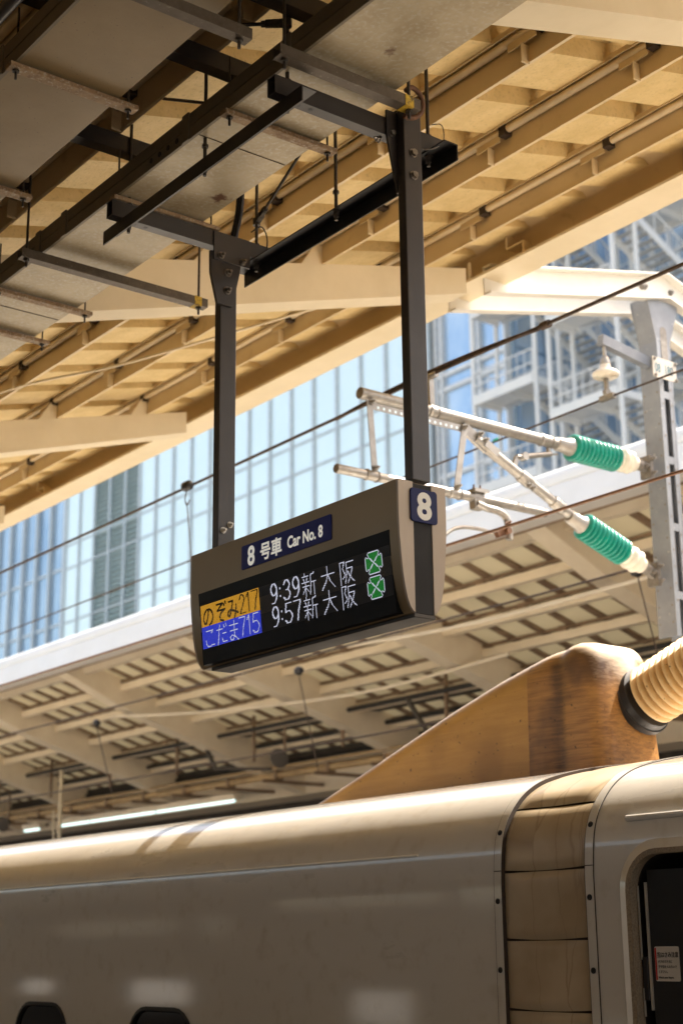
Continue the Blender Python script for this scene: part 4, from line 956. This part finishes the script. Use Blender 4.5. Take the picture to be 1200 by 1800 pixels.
MB().bar(C3(5.51, 4.60), C3(5.505, 4.79), 0.03, 0.035, (0, 1, 0)).lathe([(-0.06, 0.02), (0.06, 0.02)], (CX, 5.505, 4.79), (1, 0, 0), 12).build('wire_support', M['zinc'], ca)

# ------------------------------------------------------------------ overhead wires
def wire(name, pts, r, mat, label, cat_='overhead wire'):
    return tag(MB().tube(pts, r, 8).build(name, mat, smooth=60), label, cat_)
wire('messenger_wire', sag((-44, 5.4, 4.95), (CX, 5.505, 4.80), 0.16, 20) + sag((CX, 5.505, 4.80), (30, 5.4, 4.86), 0.10, 16)[1:], 0.0105, M['wire'], 'dark twisted messenger wire over the cantilever, passing behind both sign posts')
mb = MB().tube(sag((CX - 0.9, 5.505, 4.785), (CX + 0.9, 5.505, 4.785), -0.035, 8), 0.012, 8)
mb.lathe([(-0.03, 0.022), (0.03, 0.022)], (CX + 0.95, 5.505, 4.79), (1, 0, 0), 10)
tag(mb.build('armour_rod', M['wire'], smooth=60), 'thick wrapped sleeve on the messenger wire where the cantilever carries it', 'wire sleeve')
mb = MB().tube([(-44, 5.6, 3.77), (CX, 5.502, 3.752), (30, 5.4, 3.77)], 0.0085, 10)
tag(mb.build('contact_wire', M['copper'], smooth=60), 'copper brown contact wire running from behind the sign to the right edge', 'overhead wire')
wire('feeder_wire', sag((-44, 7.02, 5.0), (CX, 7.015, 4.985), 0.10, 16) + sag((CX, 7.015, 4.985), (30, 7.02, 5.05), 0.08, 16)[1:], 0.0075, M['wire'], 'thin brown feeder wire held by the white disc insulator', 'overhead wire')
MB_ = MB().lathe([(-0.02, 0.012), (0.02, 0.012)], (CX - 1.05, 7.015, 4.985), (1, 0, 0), 10)
tag(MB_.build('wire_marker', M['green'], smooth=60), 'small pale green marker clipped on the feeder wire', 'marker')
si = thing('suspension_insulator', (CX, 7.01, 5.0), 'white disc insulator hanging from the pole arm above the feeder wire', 'insulator')
MB().lathe([(0.02, 0.02), (0.012, 0.03), (0.004, 0.034), (0.012, 0.038), (0.004, 0.052), (0.014, 0.056), (0.006, 0.068), (0.014, 0.074), (0.012, 0.082), (0.022, 0.088), (0.034, 0.087), (0.046, 0.074), (0.056, 0.052), (0.064, 0.040), (0.095, 0.034)], (CX, 7.01, 5.115), (0, 0, 1), 36).build('disc', M['porcelain'], si, smooth=50)
MB().lathe([(0, 0.036), (0.02, 0.034), (0.05, 0.024), (0.06, 0.013), (0.14, 0.012), (0.15, 0.0)], (CX, 7.01, 5.2105), (0, 0, 1), 18).build('cap', M['zinc'], si, smooth=40)
MB().tube([(CX, 7.01, 5.115), (CX, 7.01, 5.03)], 0.016, 10).bar((CX - 0.06, 7.012, 4.985), (CX + 0.06, 7.012, 4.985), 0.03, 0.035).lathe([(-0.015, 0.024), (0.015, 0.024)], (CX, 7.01, 5.02), (1, 0, 0), 12).build('wire_clamp', M['zinc_dark'], si, smooth=40)
# clamp with thin drop wire at the left
dw = thing('drop_wire', (-8.87, 5.5, 4.75), 'black clamp with thin drop wire on the messenger wire, left of the left post', 'drop wire')
MB().lathe([(-0.045, 0.02), (-0.03, 0.036), (0.03, 0.036), (0.045, 0.02)], (-8.87, 5.452, 4.752), (1, 0, 0), 14).build('clamp', M['black'], dw, smooth=50)
MB().tube(smooth_line([(-8.87, 5.452, 4.72), (-8.895, 5.452, 4.66), (-8.87, 5.452, 4.61), (-8.83, 5.452, 4.64)]), 0.004, 6).tube([(-8.872, 5.452, 4.63), (-8.878, 5.55, 3.80)], 0.0035, 6).build('drop_line', M['wire'], dw)
MB().lathe([(-0.02, 0.018), (0.02, 0.018)], (-8.878, 5.56, 3.775), (1, 0, 0), 10).build('contact_clip', M['rust'], dw)
wire('track_wire', sag((-44, 9.3, 4.62), (20, 9.3, 4.95), 0.26, 24), 0.011, M['wire'], 'dark wire crossing in front of the far canopy, just below the sign')
wire('track_wire', sag((-44, 9.8, 3.74), (20, 9.8, 3.76), 0.06, 24), 0.009, M['wire'], 'lowest thin wire over the far track, close above the train roof')
for i, (x, zt_, zl, lab) in enumerate(((-12.85, 4.39, 3.35, 'drop wire with black clamp below the left half of the sign'), (-17.2, 4.36, 3.5, 'drop wire with black clamp left of the sign, in front of the far rafters'), (-8.15, 4.52, 3.6, 'drop wire with black clamp above the ridge of the amber fairing'))):
    d_ = thing('drop_wire', (x, 9.3, zt_), lab, 'drop wire')
    MB().lathe([(-0.05, 0.03), (0, 0.05), (0.05, 0.03)], (x, 9.3, zt_), (1, 0, 0), 12).build('clamp', M['black'], d_, smooth=50)
    MB().tube([(x, 9.3, zt_ - 0.04), (x, 9.55, zl)], 0.006, 6).build('drop_line', M['wire'], d_)

# ------------------------------------------------------------------ far canopy
fc = thing('far_canopy', (-18, 12.5, 0), 'cream canopy of the opposite platform with a white edge, beyond the tracks', 'canopy')
FL, FR = -60.0, 8.0
def zf(y): return 5.65 - 0.30 * (y - 10.2)      # underside of purlins
fa = MB().prism([(10.0, 5.515), (10.03, 5.515), (10.30, 5.93), (10.27, 5.95)], 'x', FL, FR)
fa = MB().prism([(9.995, 5.515), (10.25, 5.515), (10.25, 5.53), (10.02, 5.53), (10.10, 5.80), (10.09, 5.81)], 'x', FL, FR)
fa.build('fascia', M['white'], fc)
r_ = 0.13; MB().prism([(10.085, 5.812)] + [(10.215 - r_ * math.cos(R(a)), 5.83 + r_ * 1.25 * math.sin(R(a))) for a in range(0, 181, 15)] + [(10.35, 5.812)], 'x', FL, FR).build('gutter_cap', M['white'], fc, smooth=50)
MB().box(FL, FR, 10.252, 10.272, 5.50, 5.80).build('edge_channel', M['far_rib'], fc)
rows_y = [10.60, 11.24, 11.87, 12.50, 13.13, 13.76, 14.4]
for y in rows_y:
    b_ = zf(y)
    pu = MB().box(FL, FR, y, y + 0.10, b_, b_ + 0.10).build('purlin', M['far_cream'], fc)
    MB().box(FL, FR, y + 0.005, y + 0.05, b_ + 0.125, b_ + 0.155).build('sheet_rail', M['far_rib'], pu)
    q = MB(); x = -45.0
    while x < FR: q.mark().box(x, x + 0.13, y + 0.003, y + 0.055, b_ + 0.101, b_ + 0.165); x += 1.64
    q.build_each('purlin_clip', M['far_rib'], pu)
ZS = 0.20
sh = MB(); sh.add([(FL, 10.28, zf(10.28) + ZS), (FR, 10.28, zf(10.28) + ZS), (FR, 15.5, zf(15.5) + ZS), (FL, 15.5, zf(15.5) + ZS)], [(0, 1, 2, 3)])
fs_ = sh.build('roof_sheet', M['frp'], fc)
x = -12.521 - 0.49 * 60; rb = MB()
while x < 2:
    a = (10.3, zf(10.3) + ZS); c = (15.4, zf(15.4) + ZS)
    rb.mark().prism([(a[0], a[1] - 0.03), (c[0], c[1] - 0.03), (c[0], c[1] - 0.001), (a[0], a[1] - 0.001)], 'x', x - 0.05, x + 0.05); x += 0.49
rb.build_each('sheet_rib', M['far_rib'], fs_)
for k in range(-3, 11):
    x = -10.05 - 3.3 * k
    mb = MB(); ys = [10.27, 11.2, 14.65]; dep = [0.06, 0.20, 0.30]
    for i in range(2):
        (ya, da), (yb, db) = (ys[i], dep[i]), (ys[i + 1], dep[i + 1])
        mb.prism([(ya, zf(ya) + 0.195), (yb, zf(yb) + 0.195), (yb, zf(yb) - db), (ya, zf(ya) - da)], 'x', x - 0.16, x - 0.14)
        mb.prism([(ya, zf(ya) - da - 0.0005), (yb, zf(yb) - db - 0.0005), (yb, zf(yb) - db - 0.02), (ya, zf(ya) - da - 0.02)], 'x', x - 0.40, x - 0.138)
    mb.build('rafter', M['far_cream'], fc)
MB().box(FL, FR, 14.66, 15.35, 3.98, 4.50).build('centre_girder', M['far_cream'], fc)
for k in range(-1, 8):
    x = -9.0 - 6.6 * k
    MB().tube([(x, 15.2, 0.0), (x, 15.2, 3.55)], 0.14, 16).build('column', M['far_cream'], fc, smooth=50)
# dark service trays below the far canopy
sv = thing('service_rack', (-20, 14.5, 4.1), 'dark rack of cables and ducts along the middle of the opposite canopy', 'service rack')
MB().mark().box(FL, FR, 13.25, 13.55, 4.80, 4.86).mark().box(FL, FR, 13.8, 14.25, 4.62, 4.74).mark().box(FL, FR, 14.28, 14.6, 4.50, 4.58).build_each('duct', M['services'], sv)
for y_, z_ in ((13.0, 4.78), (13.68, 4.66), (14.27, 4.46)): MB().tube([(FL, y_, z_), (FR, y_, z_)], 0.035, 8).build('cable', M['cable'], sv, smooth=50)
mb = MB(); x = -50
while x < 4: mb.mark().box(x, x + 0.04, 13.02, 13.06, 4.3, 5.0); x += 2.2
mb.build_each('drop_bar', M['far_rib'], sv)
pr_ = thing('pipe_run', (-20, 13.9, 4.1), 'tan pipe with brown cross battens under the opposite canopy', 'pipe')
MB().tube([(-45, 13.9, 4.20), (-2, 13.9, 4.20)], 0.055, 12).tube([(-45, 13.75, 4.30), (-2, 13.75, 4.30)], 0.02, 8).build('pipe', M['pipe'], pr_, smooth=50)
mb = MB(); x = -40.0
while x < -4:
    mb.mark().bar((x, 13.6, 4.10), (x + 0.15, 14.7, 4.08), 0.05, 0.05); mb.box(x - 0.03, x + 0.03, 13.83, 13.97, 4.11, 4.28); x += 1.35
mb.build_each('pipe_batten', M['far_rib'], pr_)
for x, z_ in ((-25.3, 3.3), (-31.0, 3.3), (-13.1, 3.9)):
    hp_ = MB().tube([(x, 13.0, z_), (x, 13.0, 4.75)], 0.035, 10).tube(smooth_line([(x - 0.35, 13.05, z_ + 0.75), (x - 0.33, 13.05, z_ + 0.35), (x - 0.25, 13.05, z_ + 0.15), (x - 0.05, 13.05, z_ + 0.1)]), 0.02, 8)
    tag(hp_.build('hanger_pipe', M['cream_pale'], smooth=50), {-25.3: 'pale vertical hanger pipe left of the lit lamps, in front of the tan pipe', -31.0: 'pale vertical hanger pipe at the far left under the opposite canopy', -13.1: 'short pale hanger pipe left of the amber fairing top'}[x], 'hanger pipe', 'hanger pipes of the opposite canopy')
def lamp(x0, x1, y, z, label):
    t = thing('fluorescent_lamp', ((x0 + x1) / 2, y, z), label, 'fluorescent lamp', 'lit lamps under the opposite canopy')
    MB().prism([(y - 0.06, z + 0.005), (y + 0.06, z + 0.005), (y + 0.09, z + 0.10), (y - 0.09, z + 0.10)], 'x', x0, x1).build('fixture', M['far_cream'], t)
    MB().tube([(x0 + 0.04, y - 0.04, z - 0.015), (x1 - 0.04, y - 0.04, z - 0.015)], 0.021, 12).build('lamp_tube', M['tube_lamp'], t, smooth=50)
lamp(-23.55, -21.05, 14.0, 3.93, 'lit fluorescent lamp nearest the sign, right one of the row above the train')
lamp(-25.95, -23.56, 14.0, 3.93, 'lit fluorescent lamp in the middle of the row above the train')
lamp(-27.1, -25.96, 14.0, 3.93, 'short lit fluorescent lamp at the left end of the row')
lamp(-28.7, -28.0, 14.0, 3.93, 'small lit fluorescent lamp alone at the far left above the train')
for i, (x, y, z, lab) in enumerate(((-18.6, 13.2, 4.35, 'small dark loudspeaker under the opposite canopy, above the tip of the amber fairing'), (-27.6, 13.1, 4.0, 'small dark loudspeaker under the opposite canopy, above the lamp at the far left'))):
    sp = thing('loudspeaker', (x, y, z), lab, 'loudspeaker')
    MB().lathe([(0, 0.05), (0.10, 0.06), (0.22, 0.15), (0.23, 0.13)], (x, y, z), (0.5, -0.8, -0.3), 18).build('horn', M['services'], sp, smooth=40)
    MB().tube([(x, y, z), (x, y, z + 0.55)], 0.018, 8).build('hanger_pipe', M['far_rib'], sp)
for x, lab in ((-20.4, 'dark angled bracket hanging below the far rafters, behind the lower left of the sign'), (-15.4, 'dark angled bracket hanging below the far rafters, under the sign')):
    mb = MB().bar((x, 12.9, 4.75), (x + 0.4, 12.9, 4.25), 0.05, 0.05).bar((x + 0.4, 12.9, 4.27), (x + 1.3, 13.3, 4.2), 0.045, 0.045)
    tag(mb.build('hanger_bracket', M['services'], base=(x, 12.9, 4.5)), lab, 'bracket')
bx = thing('far_enclosure', (-20, 17.5, 0), 'dark enclosure on the opposite platform, below its canopy', 'enclosure')
MB().box(-60, 8, 17.0, 18.5, 0.001, 4.45).build('wall', M['services'], bx)
MB().box(-60.1, 8.1, 16.9, 18.6, 4.451, 4.55).build('roof', M['far_rib'], bx)
sf = MB(); sf.add([(FL, 15.4, 4.32), (FR, 15.4, 4.32), (FR, 22, 5.7), (FL, 22, 5.7), (FL, 15.4, 4.36), (FR, 15.4, 4.36), (FR, 22, 5.74), (FL, 22, 5.74)], [(0, 1, 2, 3), (7, 6, 5, 4), (0, 4, 5, 1), (1, 5, 6, 2), (2, 6, 7, 3), (3, 7, 4, 0)])
sf.build('rear_roof', M['far_rib'], fc)
# thin pale conduits hung under the far canopy
for pts, lab in (([(-14.2, 11.0, 5.05), (-12.0, 11.0, 4.95), (-9.2, 11.0, 4.98), (-6.5, 11.0, 5.1)], 'thin pale conduit across the far rafters right of the sign'),
                 ([(-20.5, 11.3, 5.0), (-18.0, 11.6, 4.80), (-15.2, 12.0, 4.72), (-12.5, 12.0, 4.80)], 'thin pale conduit across the far rafters left below the sign')):
    tag(MB().tube(smooth_line(pts), 0.022, 8).build('conduit', M['far_cream'], smooth=60), lab, 'conduit')

# ------------------------------------------------------------------ glass buildings behind
FY = 45.0
gb = thing('glass_building', (-68, 50, -1.6), 'pale cyan glass office building with vertical mullions, behind the far canopy', 'office building')
MB().box(-88.3, -51.6, FY + 0.25, 62, -1.6, 46).build('core', M['core'], gb)
cols = [-88.3, -86.4, -84.42] + [-82.45, -80.5, -78.75] + [-76.8 + 2.0 * k for k in range(0, 13)] + [-51.6]
zr = [18.6, 22.0, 25.6, 27.17, 30.7, 32.3]
for i, (a, c) in enumerate(zip(cols, cols[1:])):
    if -84.5 < a < -78.8:
        mb = MB(); z = 16.0
        while z < 34: mb.prism([(FY + 0.02, z), (FY + 0.20, z + 0.30), (FY + 0.24, z + 0.30), (FY + 0.06, z)], 'x', a + 0.08, c - 0.08); z += 0.33
        mb.build('louvre_panel', M['louvre'], gb)
        continue
    for za, zb_ in zip(zr, zr[1:]):
        MB().box(a + 0.05, c - 0.05, FY + 0.05, FY + 0.12, za + 0.06, zb_ - 0.06).build('glass_pane', M['pane'], gb)
mb = MB().box(-88.2, -51.7, FY + 0.04, FY + 0.11, -1.6, 18.5).box(-88.2, -51.7, FY + 0.04, FY + 0.11, 32.4, 46)
mb.build('glazing_band', M['pane'], gb)
mb = MB()
for a in cols: mb.box(a - 0.09, a + 0.09, FY - 0.05, FY + 0.16, -1.6, 46)
mb.build('mullion', M['mullion'], gb)['kind'] = 'stuff'
mb = MB()
for z in zr: mb.box(-88.2, -51.7, FY - 0.01, FY + 0.15, z - 0.055, z + 0.055)
mb.build('transom', M['mullion'], gb)
b2 = thing('glass_building', (-100, 50, -1.6), 'deep blue glass building with grey mullions at the left edge', 'office building')
MB().box(-124, -88.7, FY + 0.6, 62, -1.6, 42).build('core', M['core'], b2)
zr2 = [16.5, 20.5, 22.2, 25.9, 27.6, 31.2]
cols2 = [-88.9 - 2.04 * k for k in range(12)]
for a, c in zip(cols2, cols2[1:]):
    for za, zb_ in zip(zr2, zr2[1:]):
        MB().box(c + 0.05, a - 0.05, FY + 0.38, FY + 0.45, za + 0.05, zb_ - 0.05).build('glass_pane', M['pane_blue'], b2)
MB().box(-124, -88.8, FY + 0.36, FY + 0.44, -1.6, 16.4).box(-124, -88.8, FY + 0.36, FY + 0.44, 31.3, 42).build('glazing_band', M['pane_blue'], b2)
mb = MB()
for a in cols2: mb.box(a - 0.12, a + 0.12, FY + 0.15, FY + 0.48, -1.6, 42)
for z in zr2: mb.box(-124, -88.8, FY + 0.30, FY + 0.47, z - 0.08, z + 0.08)
mb.build('mullion_grid', M['mullion'], b2)
GY = 51.0
b3 = thing('glass_building', (-45, 56, -1.6), 'clear blue glass building with pale mullions behind the outside stairs', 'office building')
MB().box(-51.35, -46.3, FY + 0.5, 62, -1.6, 48).box(-46.25, -10, GY + 0.3, 62, -1.6, 50).build('core', M['pane_blue'], b3)
zr3 = [18.0, 22.6, 26.85, 27.6, 31.2, 32.0, 36.0]
bays = [(FY + 0.3, [-51.3, -50.9, -48.75, -48.3, -46.55]), (GY, [-46.2 + 2.35 * k for k in range(14)])]
mb = MB()
for yy, cc in bays:
    for a, c in zip(cc, cc[1:]):
        for za, zb_ in zip(zr3, zr3[1:]):
            MB().box(a + 0.05, c - 0.05, yy + 0.10, yy + 0.16, za + 0.08, zb_ - 0.08).build('glass_pane', M['pane_clear'], b3)
    for k, a in enumerate(cc): mb.box(a - 0.07, a + 0.07, yy - 0.12, yy + 0.2, -1.6, 48)
    for z in zr3: mb.box(cc[0], cc[-1], yy - 0.04, yy + 0.19, z - 0.10, z + 0.10)
mb.build('mullion_grid', M['mullion_pale'], b3)
for i in range(3):
    for za, zb_ in zip(zr3, zr3[1:]): MB().box(-46.28, -46.22, FY + 0.7 + 1.75 * i, FY + 2.35 + 1.75 * i, za + 0.08, zb_ - 0.08).build('glass_pane', M['pane_clear'], b3)

def stair_tower(x, z0, label):
    """outside switchback stair: the lane on the right falls away from us, the other rises back"""
    t = thing('outside_stair', (x, 45, z0), label, 'outside stair', 'outside stairs on the glass building')
    H = 4.0; ya, yb = 43.6, 47.4; y0, y1 = 42.0, 49.0; W = 1.55
    st_ = MB(); tr = MB(); rl = MB()
    def flight(xa, yA, zA, yB, zB):
        for xx in (xa, xa + W): st_.bar((xx, yA, zA - 0.12), (xx, yB, zB - 0.12), 0.06, 0.34)
        n = 11
        for k in range(n):
            tt = (k + 0.5) / n; yy = yA + (yB - yA) * tt; zz_ = zA + (zB - zA) * tt
            tr.box(xa + 0.04, xa + W - 0.04, yy - 0.15, yy + 0.15, zz_ - 0.02, zz_ + 0.02)
        for xx in (xa, xa + W):
            rl.bar((xx, yA, zA + 1.0), (xx, yB, zB + 1.0), 0.05, 0.05)
            for k in range(0, 12, 2):
                tt = k / 11; yy = yA + (yB - yA) * tt; zz_ = zA + (zB - zA) * tt; rl.box(xx - 0.015, xx + 0.015, yy - 0.015, yy + 0.015, zz_, zz_ + 1.0)
    for k in range(-2, 4):
        zn = z0 + H * k
        flight(x + W + 0.2, ya, zn, yb, zn - H / 2)      # down and away
        flight(x, yb, zn + H / 2, ya, zn)                # from the far landing down to the near one
        for (la, lb, lz) in ((y0, ya, zn), (yb, y1, zn - H / 2)):
            st_.box(x - 0.1, x + 2 * W + 0.3, la, lb, lz - 0.07, lz - 0.02)
            for xx in (x - 0.1, x + W + 0.1, x + 2 * W + 0.3): st_.box(xx - 0.05, xx + 0.05, la + 0.01, lb - 0.01, lz - 0.36, lz - 0.071)
            e_ = la if la == y0 else lb
            st_.box(x - 0.1, x + 2 * W + 0.3, e_ - 0.04, e_ + 0.04, lz - 0.38, lz + 0.05)
            for hh in (0.5, 1.1): rl.box(x - 0.1, x + 2 * W + 0.3, e_ - 0.025, e_ + 0.025, lz + hh - 0.025, lz + hh + 0.025)
            for j in range(9): xx = x - 0.1 + (2 * W + 0.4) * j / 8; rl.box(xx - 0.015, xx + 0.015, e_ - 0.015, e_ + 0.015, lz, lz + 1.1)
            for hh in (0.5, 1.1): rl.box(x - 0.125, x - 0.075, la + 0.03, lb - 0.03, lz + hh - 0.025, lz + hh + 0.025)
    st_.build('stringer', M['stair'], t); tr.build('tread', M['stair_dark'], t); rl.build('handrail', M['stair'], t)
    ps = MB()
    for xx in (x - 0.2, x + 2 * W + 0.4):
        for yy in (y0 + 0.1, ya - 0.1, yb + 0.1, y1 - 0.1): ps.box(xx - 0.07, xx + 0.07, yy - 0.07, yy + 0.07, -1.6, 42)
    ps.build('stair_post', M['stair'], t)
stair_tower(-45.1, 24.1, 'pale steel outside stair nearer the sign, its landing beside the right post')
stair_tower(-40.6, 26.2, 'pale steel outside stair further right, above the grey pole')
